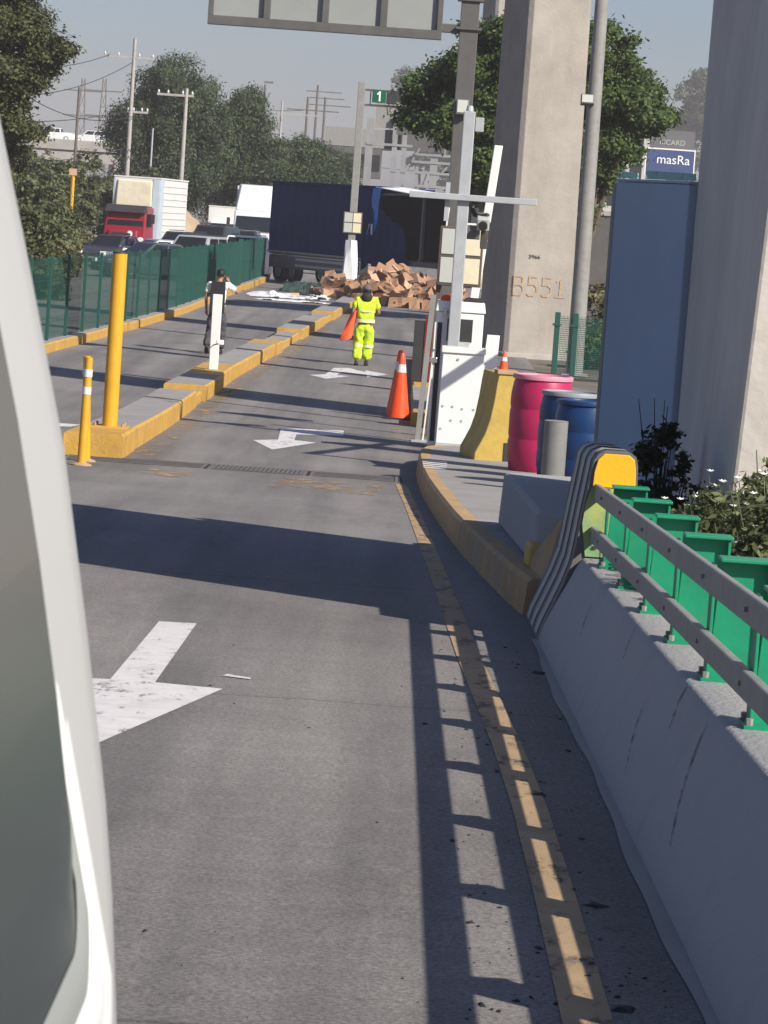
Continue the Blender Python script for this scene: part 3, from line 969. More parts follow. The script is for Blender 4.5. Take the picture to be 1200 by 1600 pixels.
# barrier arm: raised boom seen above, and white board below
t = thing('raised_boom', 'white barrier boom raised upright behind the signal housing', 'barrier boom', (1.05, 46, zr(46)))
MB().hull([(-.12, -.03, .95), (.0, -.03, .95), (.0, .03, .95), (-.12, .03, .95), (.16, -.03, 4.12), (.28, -.03, 4.12), (.28, .03, 4.12), (.16, .03, 4.12)]).build('arm', MT['white'], t, bevel=.008)
MB().bx(-.2, .15, -.15, .15, 0, 1.0).build('motor_case', MT['gpanel'], t, bevel=.015)
t = thing('white_board', 'narrow white board leaning between the white cabinet and the yellow plastic barrier', 'board', (1.17, 40.3, zr(40)))
MB().hull([(-.13, -.02, .0), (.08, -.02, .0), (.08, .02, .0), (-.13, .02, .0), (-.03, -.0, 1.5), (.13, -.0, 1.5), (.13, .04, 1.5), (-.03, .04, 1.5)]).build('board_panel', MT['white'], t, bevel=.005)
MB().bar((.0, .02, .3), (.0, .35, 0), .03).build('prop', MT['white'], t)

# dark red and black panel on the gate island
t = thing('red_gate_panel', 'dark red and black steel gate panel on the kerb behind the traffic cones', 'gate', (.44, 56.8, zr(56) + .2))
MB().bx(-.13, .06, -.03, .03, .0, 1.08).build('black_leaf', MT['dark'], t, bevel=.005)
MB().hull([(.062, -.05, .0), (.24, -.05, .0), (.24, .05, .0), (.062, .05, .0), (.062, -.05, 1.16), (.24, -.05, 1.2), (.24, .05, 1.2), (.062, .05, 1.16)]).build('red_leaf', MT['redpanel'], t, bevel=.005)

# ------------------------------------------------------------------ yellow jersey barrier, drums, pipe
t = thing('jersey_barrier', 'old yellow jersey barrier end-on between the white board and pink drum', 'jersey barrier', (1.22, 34.4, zr(35) + hk), R(6))
PJ = [(-.30, .0), (-.295, .10), (-.26, .17), (-.20, .30), (-.155, .46), (-.125, .66), (-.105, .86), (-.09, .96)]
poly = PJ + [(-x, z) for x, z in reversed(PJ)]
b = MB()
b.loft([[(x, y, z - .014 * y) for x, z in poly] for y in (0, .6, 1.25)])
b.build('barrier_body', MT['jersey'], t, smooth=True, bevel=.012)
MB().bx(-.11, .11, -.02, .25, .955, 1.0).build('barrier_top', MT['ochre'], t, bevel=.008)
MB().bx(.02, .16, -.012, .0, .02, .22).build('fork_slot', MT['dark'], t)
b = MB()
b.loft([[(x * .72, y, z * .9 + .03) for x, z in poly] for y in (-.006, -.001)])


def drum(name, label, loc, r, h, m, lid, open_=False):
    t = thing(name, label, 'drum', loc, 0, 'plastic drums on the pavement')
    prof = [(r * .86, 0), (r * .92, .02), (r * .95, .10), (r, h * .17), (r, h * .31), (r * .975, h * .335), (r * .975, h * .35), (r * 1.0, h * .375), (r, h * .62), (r * .975, h * .645), (r * .975, h * .66), (r, h * .685), (r * .99, h * .80), (r * .93, h * .92), (r * .90, h * .95)]
    MB().lathe(prof, 40).build('drum_body', m, t, smooth=True)
    MB().lathe([(r * .90, h * .95), (r * .965, h * .953), (r * .975, h * .985), (r * .955, h), (r * .86, h), (r * .85, h * .985)], 40).build('drum_rim', lid, t, smooth=True)
    MB().lathe([(r * .9, h * .955), (r * .8, h * .962), (.05, h * .962)], 32).build('drum_lid', lid, t, smooth=True)
    MB().tube([(r * .95, -.08, h * .5), (r * 1.08, -.06, h * .5), (r * 1.08, .06, h * .5), (r * .95, .08, h * .5)], .012, 8).build('handle', m, t, smooth=True)
    return t


MT['pinklid'] = mat('faded_pink_rim', (.60, .22, .30), .5, .06, 4)
MT['bluelid'] = mat('grey_drum_rim', (.24, .26, .28), .5, .1, 4)
drum('pink_drum', 'pink ribbed plastic drum next to the yellow jersey barrier', (1.515, 32.4, zr(32.4) + hk), .315, .985, MT['pink'], MT['pinklid'])
drum('blue_drum', 'blue plastic drum with a grey rim behind the other blue drum', (1.72, 30.7, zr(30.7) + hk), .30, .86, MT['blue'], MT['bluelid'])
drum('blue_drum', 'blue plastic drum directly behind the short grey pipe bollard', (1.79, 29.1, zr(29.1) + hk), .30, .81, MT['blue'], MT['blue'])
t = thing('pipe_bollard', 'short grey pipe bollard standing in front of the blue drums', 'bollard', (1.455, 28.05, zr(28) + hk))
MB().tube([(0, 0, 0), (0, 0, .62)], [.105, .105], 28).build('pipe', MT['pipegrey'], t, smooth=True, bevel=.004)
MB().lathe([(.104, .0), (.108, .006), (.09, .010), (.03, .010)], 28, (0, 0, .62)).build('pipe_cap', MT['railgrey'], t, smooth=True)

# ------------------------------------------------------------------ blue booth
t = thing('blue_panel_wall', 'tall blue-grey painted steel hoarding behind the drums and the barrier end', 'hoarding', (1.385, 21.35, zr(21.3)), math.atan2(-.85, .42))
MB().bx(0, .93, 0, .10, 0, 2.585).build('hoarding_panel', MT['bluewall'], t, bevel=.008)
MB().bx(-.006, .94, -.006, .106, 2.587, 2.605).build('hoarding_cap', MT['bluewall'], t, bevel=.004)
MB().bx(-.045, -.002, .0, .10, 0, 2.57).build('edge_post', MT['railgrey'], t, bevel=.004)
for (xa_, xb_, za_, zb_) in ((.30, .92, 2.61, 2.665), (-.03, .20, 2.61, 2.655)):
    MB().hull([(xa_, .04, za_), (xb_, .04, za_), (xb_, .05, za_), (xa_, .05, za_), (xa_ + .02, .04, zb_), (xb_, .04, zb_ - .01), (xb_, .05, zb_ - .01), (xa_ + .02, .05, zb_)]).build('teal_pane', MT['teal'], t)

t = thing('camera_mast', 'steel camera mast with a long top arm behind the blue hoarding', 'mast', (2.55, 34.3, zr(34.3) + .2))
MB().tube([(0, 0, 0), (0, 0, 3.05)], .07, 12).build('mast_tube', MT['greysteel'], t, smooth=True)
MB().bar((-.02, -.1, 3.05), (1.15, 4.3, 3.05), .10, .10).build('mast_arm', MT['greysteel'], t)
MB().bx(-.15, .15, -.15, .15, 0, .02).build('base_plate', MT['greysteel'], t)

# ------------------------------------------------------------------ green mesh fences
def mesh_panel_mesh(wd, ht, pitch, thick, nh=5):
    b = MB()
    n = int(wd / pitch)
    h = thick / 2
    for i in range(n + 1):
        x = -wd / 2 + wd * i / n
        b.bx(x - h, x + h, -h, h, .02, ht)
    for i in range(nh):
        z = .06 + (ht - .12) * i / (nh - 1)
        b.bx(-wd / 2, wd / 2, -h * 3, -h, z - h * 1.5, z + h * 1.5)
    return b


FH = 1.62
fn = thing('mesh_fence', 'long dark green wire mesh fence on a yellow kerb beside the traffic', 'fence', (0, 0, 0))
panel_me = post_me = None
y = 42.0
while y < 136:
    y2 = y + 2.6
    xa, xb = fedge(y) - .2, fedge(y2) - .2
    za = zr(y) + .19
    ang = math.atan2(y2 - y, xb - xa)
    if panel_me is None:
        o = mesh_panel_mesh(2.5, FH, .07, .0050).build('mesh_panel', MT['fgreen'], fn, fix=False)
        panel_me = o.data
        p = MB().bx(-.035, .035, -.03, .03, 0, FH + .04).build('fence_post', MT['fgreen'], fn, bevel=.004)
        post_me = p.data
    else:
        o = bpy.data.objects.new('mesh_panel', panel_me)
        p = bpy.data.objects.new('fence_post', post_me)
        for q in (o, p):
            COL.objects.link(q)
            q.parent = fn
    o.location = ((xa + xb) / 2, (y + y2) / 2, za)
    o.rotation_euler.z = ang
    p.location = (xa, y, za)
    p.rotation_euler.z = ang
    y = y2
# denser dark panels (double leaves)
for yy in (73.4, 118.5):
    xa = fedge(yy) - .2
    MB().bx(-.06, .06, -.5, .5, 0, FH + .08).build('solid_post', MT['fgreen'], fn, loc=(xa, yy, zr(yy) + .19), bevel=.01)

t = thing('gate_fence', 'short green mesh fence with two thick posts beside the B551 pillar', 'fence', (0, 0, 0))
for x in (3.29, 3.66, 5.4):
    pq = MB().bx(x - .055, x + .055, 65.95, 66.05, zr(66), zr(66) + 1.36).build('fence_post', MT['fgreen'], t, bevel=.006)
    MB().bx(x - .10, x + .07, 65.93, 65.95, zr(66) + 1.08, zr(66) + 1.13).build('clamp', MT['fgreen'], pq)
for (xc, wd) in ((3.475, .26), (4.53, 1.62)):
    o = mesh_panel_mesh(wd, 1.3, .028, .007, 28).build('mesh_panel', MT['fgreen'], t, fix=False, loc=(xc, 66, zr(66)))

# ------------------------------------------------------------------ yellow poles
t = thing('yellow_pole', 'thick yellow steel pole standing on the median kerb end', 'pole', (-3.045, 34.75, zr(34.75) + .25))
MB().tube([(0, 0, 0), (.0, 0, 1.9)], [.083, .08], 24).build('pipe', MT['yplain'], t, smooth=True)
MB().tube([(.0, 0, 1.9), (.0, 0, 1.915)], [.084, .08], 24).build('pipe_cap', MT['dark'], t)
MB().bx(-.2, .2, -.15, .2, .0, .025).build('base_plate', MT['yellow'], t, bevel=.005)
for (x, y) in ((-.15, -.1), (.15, -.1), (-.15, .15), (.15, .15)):
    MB().tube([(x, y, .02), (x, y, .06)], .014, 8).build('bolt', MT['ochre'], t)
for k, (x, y, dx) in enumerate(((-2.985, 31.2, .012), (-3.03, 32.1, -.05))):
    t = thing('flexible_post', ['slim yellow flexible post with white bands at the drain edge', 'slim yellow flexible post with white bands closer to the median kerb end'][k], 'post', (x, y, zr(y)), 0, 'slim yellow posts')
    P = lambda q: (dx * q, 0, 1.06 * q)
    MB().tube([P(0), P(.5), P(1)], [.045, .042, .037], 16).build('tube', MT['yplain'], t, smooth=True)
    for q in (.66, .82):
        MB().tube([P(q), P(q + .07)], [.0435, .043], 16).build('reflective_band', MT['refl'], t, smooth=True)
    MB().lathe([(.10, 0), (.10, .012), (.05, .03)], 16).build('base', MT['ochre'], t)

t = thing('white_gate_post', 'white steel gate post on the median kerb in front of the walking guard', 'post', (-3.075, 54.6, zr(54.6) + .26))
MB().hull([(-.075, -.07, 0), (.075, -.07, 0), (.075, .07, 0), (-.075, .07, 0), (-.085, -.07, 1.29), (.075, -.07, 1.29), (.075, .07, 1.29), (-.085, .07, 1.29)]).build('post', MT['white'], t, bevel=.008)
MB().bx(.03, .15, -.078, .02, .44, .52).build('bracket', MT['white'], t, bevel=.005)
MB().tube([(-.08, -.075, .37), (-.02, -.08, .43), (.06, -.08, .46)], .007, 6).build('cable', MT['dark'], t)
MB().bx(-.13, .13, -.12, .12, .0, .015).build('base_plate', MT['ochre'], t)

# ------------------------------------------------------------------ cones
def cone(label, loc, h=.98, r=.17):
    t = thing('traffic_cone', label, 'cone', loc, 0, 'orange traffic cones')
    MB().lathe([(r, .03), (r * .80, h * .25), (r * .60, h * .5), (r * .40, h * .75), (r * .22, h * .97), (r * .14, h)], 28).build('cone_body', MT['orange'], t, smooth=True)
    rb = lambda q: r * lerp([(0, 1), (.25, .80), (.5, .60), (.75, .40), (.97, .22)], q) + .003
    MB().lathe([(rb(.71), h * .71), (rb(.83), h * .83)], 28).build('reflective_band', MT['refl'], t, smooth=True)
    MB().bx(-r * 1.25, r * 1.25, -r * 1.25, r * 1.25, 0, .03).build('base', MT['black'], t, bevel=.01)
    return t


cone('tall orange traffic cone with a white band, in front of its twin', (.115, 48.3, zr(48.3)), 1.0)
cone('tall orange traffic cone half hidden behind its twin', (.085, 49.0, zr(49)), 1.02)
cone('small orange cone standing behind the yellow jersey barrier', (2.1, 61.5, zr(61)), .66, .14)

# ------------------------------------------------------------------ foliage
def leaves(name, blobs, n, size, m, parent, seed, clump=.35, per=28, droop=0.0, aspect=.5, shell=.55, lumps=13):
    rng = np.random.default_rng(seed)
    bl0 = np.array(blobs, float)
    # every lobe carries smaller lumps of its own, so the outline breaks up and gaps open between them
    sub = []
    for q in bl0:
        for _ in range(lumps):
            d0 = rng.normal(size=3)
            d0 /= np.linalg.norm(d0)
            f0 = .30 + .75 * rng.random() ** .7
            rs = .20 + .24 * rng.random()
            sub.append([*(q[:3] + d0 * q[3:6] * f0), *(q[3:6] * rs * np.array([1.15, 1.15, .8]))])
    bl = np.array(sub)
    vol = (bl[:, 3] * bl[:, 4] * bl[:, 5]) ** .7
    cn = max(8, n // per)
    idx = rng.choice(len(bl), cn, p=vol / vol.sum())
    d = rng.normal(size=(cn, 3))
    d[:, 2] += .25
    d /= np.linalg.norm(d, axis=1)[:, None]
    rad = shell + (1.08 - shell) * rng.random(cn) ** .5
    cc = bl[idx, :3] + d * bl[idx, 3:6] * rad[:, None]
    k = rng.integers(0, cn, n)
    off = rng.normal(size=(n, 3)) * clump * .55 * (.4 + rng.random((n, 1)))
    off[:, 2] *= .75
    off[:, 2] -= droop * np.abs(rng.normal(size=n)) * clump * 2
    c = cc[k] + off
    nb = d[k] * 1.0 + rng.normal(size=(n, 3)) * .55 + np.array([0, 0, .45])
    nb /= np.linalg.norm(nb, axis=1)[:, None]
    a = rng.normal(size=(n, 3))
    a[:, 2] = a[:, 2] * .6 - droop * 2
    a -= nb * (a * nb).sum(1)[:, None]
    a /= np.linalg.norm(a, axis=1)[:, None] + 1e-9
    b_ = np.cross(nb, a)
    s = size * (.6 + .8 * rng.random((n, 1)))
    V = np.empty((n, 4, 3))
    V[:, 0] = c - a * s
    V[:, 1] = c - b_ * s * aspect + a * s * .1
    V[:, 2] = c + a * s
    V[:, 3] = c + b_ * s * aspect + a * s * .1
    me = bpy.data.meshes.new(name)
    me.vertices.add(4 * n)
    me.vertices.foreach_set('co', V.reshape(-1))
    me.loops.add(4 * n)
    me.loops.foreach_set('vertex_index', np.arange(4 * n, dtype=np.int32))
    me.polygons.add(n)
    me.polygons.foreach_set('loop_start', np.arange(0, 4 * n, 4, dtype=np.int32))
    me.polygons.foreach_set('loop_total', np.full(n, 4, dtype=np.int32))
    me.update(calc_edges=True)
    me.materials.append(m)
    o = bpy.data.objects.new(name, me)
    COL.objects.link(o)
    o.parent = parent
    return o


def tree(label, base, blobs, n, size, m, seed, trunk=.25, group='trees', clump=.35, droop=0.0, per=28, name='leafy_tree', aspect=.5, shell=.5, lumps=13):
    """blobs in world axes relative to base"""
    t = thing(name, label, 'tree', base, 0, group)
    rng = random.Random(seed)
    b = MB()
    bl = sorted(blobs, key=lambda q: -q[2])
    cx = sum(q[0] for q in blobs) / len(blobs)
    cy = sum(q[1] for q in blobs) / len(blobs)
    zf = min(q[2] for q in blobs)
    fork = (cx * .3, cy * .3, max(.8, zf * .6))
    b.tube([(0, 0, -.3), (cx * .1, cy * .1, fork[2] * .5), fork], [trunk, trunk * .8, trunk * .7], 9)
    for q in blobs:
        mid = (fork[0] + (q[0] - fork[0]) * .5 + rng.uniform(-.2, .2), fork[1] + (q[1] - fork[1]) * .5, fork[2] + (q[2] - fork[2]) * .6)
        b.tube([fork, mid, (q[0], q[1], q[2] + q[5] * .4)], [trunk * .55, trunk * .3, trunk * .08], 6)
        for k in range(3):
            e = (q[0] + rng.uniform(-.7, .7) * q[3], q[1] + rng.uniform(-.7, .7) * q[4], q[2] + rng.uniform(-.3, .7) * q[5])
            b.tube([mid, e], [trunk * .2, trunk * .04], 5)
    b.build('trunk', MT['bark'], t, smooth=True)
    leaves('crown', blobs, n, size, m, t, seed, clump, per, droop, aspect, shell, lumps)
    return t


# dark leafy street trees right of the lane
tree('dense dark green tree behind the overhead sign column and B551 pillar', (2.7, 96, zr(96)),
     [(-.6, 0, 7.6, 1.6, 1.6, 1.3), (.2, 0, 8.3, 1.2, 1.4, 1.0), (-1.5, 0, 6.6, 1.3, 1.4, 1.2), (-.3, .3, 5.8, 1.4, 1.5, 1.3), (.6, 0, 6.8, 1.7, 1.6, 1.6), (-.5, 0, 4.7, .8, 1.2, .7), (.5, .3, 4.2, 1.0, 1.2, 1.0)],
     85000, .078, MT['ficus'], 11, .22, 'dark street trees', .28)
tree('dense dark green tree between the B551 pillar and the blue hoarding', (5.4, 97, zr(97)),
     [(-.7, 0, 7.4, 1.3, 1.5, 1.3), (.3, 0, 8.3, .95, 1.2, .8), (.9, 0, 7.2, 1.2, 1.3, 1.0), (-.15, .3, 6.0, 1.35, 1.5, 1.25), (1.45, 0, 6.5, .8, 1.1, .6), (-.5, 0, 4.7, 1.1, 1.3, 1.0), (-.4, .2, 3.5, .8, 1.1, .9)],
     85000, .078, MT['ficus'], 12, .22, 'dark street trees', .28)
tree('hazy pale tree far behind the roadside billboards', (60.0, 700, zr(700)), [(0, 0, 30.5, 6.1, 5.8, 6.4), (3.5, 0, 36.3, 4.4, 5.5, 3.8), (.9, 0, 23, 4.7, 5.8, 5), (-2.6, 0, 27.6, 3.2, 3.2, 3.8), (0, 0, 16, 4, 4, 4)], 12000, .5, MT['pirul'], 13, .25, 'far hazy trees', 1.0)
tree('hazy grey tree top far behind the gantry sign', (2.0, 700, zr(700)), [(0, 0, 28, 7, 7, 7), (-2.8, 0, 32, 4.2, 4.2, 3.4), (5.6, 0, 22, 7, 7, 7), (9, 0, 15, 8.4, 7, 7.7)], 14000, .5, MT['pirul'], 14, .35, 'far hazy trees', 1.1)

# pepper trees behind the traffic
PT = [('large drooping grey-green tree behind the red box truck', -14.6, 196, [(0, 0, 9.3, 2.3, 2.3, 2.4), (-2.0, 0, 8.0, 1.7, 2, 2.0), (-1.6, 0, 6.0, 2.0, 2, 2.0), (1.6, 0, 8.8, 2.0, 2, 2.0), (.5, 0, 6.4, 2.6, 2.4, 2.6), (0, 0, 4.4, 2.6, 2.2, 1.8)], 34000),
      ('large drooping grey-green tree beside the bare utility pole', -10.6, 200, [(0, 0, 8.6, 1.6, 2, 1.7), (.6, 0, 9.5, 1.0, 1, .9), (-1.0, 0, 7.6, 1.8, 2, 1.9), (0.6, 0, 6.4, 2.1, 2, 2.1), (-.4, 0, 4.4, 2.3, 2, 2.0), (.9, 0, 3.6, 2.0, 2, 1.6)], 30000),
      ('lower drooping grey-green tree behind the white lorry', -7.2, 205, [(0, 0, 6.6, 1.6, 2, 1.4), (1.2, 0, 5.8, 1.4, 1.8, 1.4), (-.8, 0, 5.2, 1.8, 2, 1.7), (.6, 0, 4.0, 2.0, 2, 1.8)], 22000),
      ('drooping grey-green tree over the back of the navy trailer', -7.6, 255, [(0, 0, 7.6, 1.8, 2, 1.6), (1.6, 0, 6.8, 1.7, 2, 1.6), (3.0, 0, 6.2, 1.4, 2, 1.2), (.8, 0, 5, 3, 2, 2)], 16000)]
for i, (lb, x, y, bl, n) in enumerate(PT):
    tree(lb, (x, y, zr(y)), bl, int(n * 3.6), .088, MT['pirul'], 20 + i, .3, 'drooping trees behind the traffic', .42, .5, 30, lumps=30)
# olive tree at the left edge
tree('tall olive-brown tree rising above the bushes at the fence', (-11.4, 92, zr(92)),
     [(0, 0, 7.7, 1.3, 1.5, 1.2), (-.6, 0, 8.9, 1.2, 1.4, 1.0), (.7, 0, 7.0, .75, 1.2, .8), (-.5, 0, 6.2, 1.1, 1.4, 1.0), (.1, 0, 5.2, .85, 1.1, .8), (-.3, 0, 4.0, .8, 1.1, .9)],
     52000, .068, MT['olive'], 31, .2, 'olive tree', .26)


def bush(label, x, y, z0, blobs, n, size, m, seed, group='roadside bushes', clump=.3):
    t = thing('leafy_bush', label, 'bush', (x, y, z0), 0, group)
    b = MB()
    rng = random.Random(seed)
    for q in blobs:
        for k in range(4):
            e = (q[0] + rng.uniform(-.6, .6) * q[3], q[1] + rng.uniform(-.6, .6) * q[4], q[2] + q[5] * .5)
            b.tube([(rng.uniform(-.1, .1), rng.uniform(-.1, .1), -.2), ((q[0] + e[0]) * .3, (q[1] + e[1]) * .3, q[2] * .6), e], [.05, .035, .012], 5)
    b.build('stem', MT['bark'], t)
    leaves('foliage', blobs, n, size, m, t, seed, clump, 24, .1, .55, .35)
    return t


BUSH = [  # x, y, radius, height, material
    (-10.6, 93, 1.0, 1.9, 'olive'), (-10.9, 98, .8, 1.5, 'dry'), (-12.0, 100, 1.5, 3.4, 'bush'), (-11.7, 106, .9, 1.6, 'dry'), (-13.0, 112, 1.5, 3.2, 'bush'),
    (-13.2, 120, 1.0, 1.9, 'dry'), (-14.3, 122, 1.8, 4.0, 'bush'), (-14.3, 131, .9, 2.2, 'dry'), (-15.7, 136, 1.9, 4.6, 'bush'), (-15.9, 150, 1.4, 4.3, 'bush'),
    (-17.0, 152, 2.2, 4.8, 'bush'), (-17.6, 172, 2.0, 5.0, 'bush'), (-19.0, 166, 2.4, 5.2, 'bush'), (-14.3, 183, 1.7, 5.1, 'bush'), (-16.5, 178, 1.6, 5.0, 'bush'), (-15.0, 146, .9, 1.6, 'dry')]
for i, (x, y, rd, h, mk) in enumerate(BUSH):
    rng = random.Random(100 + i)
    bl = []
    for k in range(5):
        bl.append((rng.uniform(-.5, .5) * rd, rng.uniform(-.5, .5) * rd, h * rng.uniform(.3, .72), rd * rng.uniform(.5, .75), rd * rng.uniform(.5, .75), h * rng.uniform(.22, .34)))
    lb = ['low olive bush right behind the near end of the mesh fence', 'lowest dry bush beside the olive bush at the mesh fence', 'green bush at the trunk of the tall olive-brown tree',
          'small dry bush between the olive-brown tree and the dark grey sedan', 'green bush directly behind the olive-brown tree', 'dry bush on the bank opposite the dark blue-grey sedan',
          'broad green bush on the bank midway between the olive-brown tree and yellow marker', 'dry bush at the front wheel of the dark grey sedan', 'big green bush in front of the yellow marker post',
          'narrow green bush close behind the yellow marker post', 'broad green bush left of the yellow marker post', 'green bush at the foot of the dark pole before the overpass', 'largest green bush under the overpass parapet',
          'green bush showing above the roof of the red box truck', 'green bush at the foot of the tall pale utility pole', 'dry bush between the yellow marker post and the red box truck'][i]
    bush(lb, x, y, zr(y), bl, 13000, .06 + .0003 * y, MT[mk], 200 + i, {'bush': 'tall green bushes on the bank', 'dry': 'low dry bushes on the bank', 'olive': 'olive bush'}[mk], .26)

# earth mound behind the red truck
b = MB()
rng = random.Random(3)
N_ = 14
vs, fs = [], []
for i in range(N_):
    for j in range(10):
        u_, v_ = i / (N_ - 1), j / 9
        h = 3.9 * (math.sin(math.pi * min(1, u_ * 1.05)) ** .8) * math.sin(math.pi * v_) * (1 - .45 * u_)
        vs.append((-15.2 + 4.9 * u_, 178 + 12 * v_, zr(180) - .1 + h + rng.uniform(-.12, .12)))
for i in range(N_ - 1):
    for j in range(9):
        fs.append((i * 10 + j, (i + 1) * 10 + j, (i + 1) * 10 + j + 1, i * 10 + j + 1))
b.add(vs, fs)
o = b.build('earth_mound', MT['earth'], smooth=True)
o['kind'] = 'structure'

# ------------------------------------------------------------------ flowering plants behind the barrier
def weed(label, x, y, z0, rad, h, n, seed, m, flowers, group, fl=.022, leaf=.021):
    t = thing('flowering_plant', label, 'plant', (x, y, z0), 0, group)
    rng = random.Random(seed)
    b = MB()
    tips = []
    for k in range(14):
        a = rng.uniform(0, 6.28)
        q = rng.random() ** .5 * rad
        tip = (q * math.cos(a), q * math.sin(a), h * rng.uniform(.6, 1.05))
        b.tube([(tip[0] * .2, tip[1] * .2, -.26), (tip[0] * .5, tip[1] * .5, tip[2] * .55), tip], [.006, .005, .002], 5)
        tips.append(tip)
    b.build('stem', m, t)
    bl = [(rng.uniform(-.4, .4) * rad, rng.uniform(-.4, .4) * rad, h * rng.uniform(.3, .78), rad * .62, rad * .62, h * .22) for _ in range(7)]
    leaves('foliage', bl, n, leaf, m, t, seed, .045, 14, 0, .42, .15, 8)
    for k in range(flowers):
        tip = tips[k % len(tips)]
        c = Vector(tip) + Vector((rng.uniform(-.02, .02), rng.uniform(-.02, .02), .01))
        b = MB()
        for q in range(7):
            a = q * 6.283 / 7
            d = Vector((math.cos(a), math.sin(a) * .6, .35 + .2 * math.sin(a)))
            s_ = Vector((-math.sin(a), math.cos(a), 0)) * fl * .28
            b.face([c, c + d * fl * .6 + s_, c + d * fl, c + d * fl * .6 - s_])
        b.build('flower', MT['petal'], t, fix=False)
    return t


WG = 'flowering weeds behind the green posts'
k = 0
for (x, y, rad, h, n, fl) in ((1.50, 12.9, .17, .62, 1200, 5), (1.66, 13.3, .22, .72, 1500, 7), (1.46, 13.9, .16, .64, 1200, 6), (1.62, 14.2, .20, .74, 1500, 8), (1.45, 14.7, .14, .62, 1000, 5),
                              (1.60, 15.0, .16, .66, 1200, 7), (1.45, 15.3, .13, .56, 900, 5), (1.78, 13.9, .2, .72, 1200, 5), (1.80, 14.8, .2, .78, 1300, 6)):
    weed('leafy weed with small white flowers between the green posts and the huge pillar', x, y, zr(y) + .12, rad * 1.1, h * 1.18, int(n * 3.2), 300 + k, MT['weed'], fl, WG)
    k += 1
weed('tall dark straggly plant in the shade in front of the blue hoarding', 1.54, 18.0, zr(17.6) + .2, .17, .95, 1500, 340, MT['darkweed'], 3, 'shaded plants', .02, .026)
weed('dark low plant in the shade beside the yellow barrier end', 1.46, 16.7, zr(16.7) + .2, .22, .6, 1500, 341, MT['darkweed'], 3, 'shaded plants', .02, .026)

# scrub seen behind the short green fence
bush('dry yellowish scrub behind the short green gate fence', 5.0, 78, zr(78), [(0, 0, 1.0, .8, .6, .7), (.7, 0, 1.3, .7, .6, .7), (-.4, 0, .6, .6, .5, .4)], 6000, .07, MT['dry'], 401, 'scrub', .2)
bush('dark green scrub behind the short green gate fence', 5.4, 72, zr(72), [(0, 0, .5, .8, .6, .45), (-.7, 0, .35, .6, .5, .3)], 4000, .07, MT['ficus'], 402, 'dark scrub', .2)
t = thing('grey_wall', 'grey rendered wall behind the dry scrub and dark tree', 'wall', (6.2, 104, zr(100)))
MB().bx(-2.6, 3, -.15, .15, -.1, 3.6).build('wall_body', MT['darksteel'], t)
MB().bx(-2.65, 3.05, -.2, .2, 3.602, 3.75).build('coping', MT['conc'], t)

# ------------------------------------------------------------------ billboards beyond the booth
t = thing('blue_billboard', 'small blue billboard with white lettering above the blue hoarding', 'billboard', (14.6, 180, zr(180) + .35))
MB().bx(-1.35, 1.3, -.06, .06, 6.1, 7.55).build('board', MT['signblue'], t, bevel=.05)
b = MB()
for (x0, x1, za, zb2) in ((-1.42, 1.37, 7.55, 7.63), (-1.42, -1.35, 6.1, 7.55), (1.3, 1.37, 6.1, 7.55)):
    b.bx(x0, x1, -.08, .08, za, zb2)
b.build('frame', MT['white'], t)
text('masRa', .72, (.15, -.07, 7.0), (R(90), 0, 0), MT['signtext'], t, 'lettering', 1.0, .004)
MB().bx(-.15, .15, -.15, .15, -.35, 6.1).build('mast', MT['darksteel'], t)
t = thing('grey_billboard', 'dark grey billboard with faint pale lettering behind the blue billboard', 'billboard', (16.0, 195, zr(195)))
MB().bx(-1.5, 1.2, -.06, .06, 7.6, 9.5).build('board', MT['signgrey'], t)
text('RICARD', .44, (-.15, -.07, 8.75), (R(90), 0, 0), MT['gpanel'], t, 'lettering', 1.0, .004)
text('IIIIIIIII', .40, (-.15, -.07, 8.25), (R(90), 0, 0), MT['gpanel'], t, 'lettering', 1.15, .004)
MB().bx(-.15, .15, -.15, .15, 0, 7.6).build('mast', MT['darksteel'], t)
t = thing('distant_building', 'pale distant block rising behind the billboards', 'building', (16.5, 330, zr(300)))
MB().bx(-5, 8, 0, 8, 0, 14.5).build('wall', MT['bldg'], t)
for i in range(6):
    for j in range(4):
        MB().bx(-4.3 + i * 2.1, -3.1 + i * 2.1, -.06, .01, 3 + j * 2.9, 4.6 + j * 2.9).build('window', MT['glass'], t)

# ------------------------------------------------------------------ vehicles
def wheel(t, x, y, r, wd, name='wheel'):
    s = 1 if x > 0 else -1
    b = MB()
    pr_ = [(r * .62, -wd / 2), (r * .95, -wd / 2), (r, -wd * .3), (r, wd * .3), (r * .95, wd / 2), (r * .62, wd / 2)]
    vs, fs = [], []
    n = 20
    for q, o in pr_:
        for k in range(n):
            a = 2 * math.pi * k / n
            vs.append((x + o, y + q * math.cos(a), r + q * math.sin(a)))
    for i in range(5):
        for k in range(n):
            fs.append((i * n + k, i * n + (k + 1) % n, (i + 1) * n + (k + 1) % n, (i + 1) * n + k))
    b.add(vs, fs)
    o = b.build(name, MT['tyre'], t, smooth=True)
    MB().tube([(x + s * wd * .2, y, r), (x + s * wd * .42, y, r)], [r * .62, r * .52], 16).build('rim', MT['rim'], o)
    return o


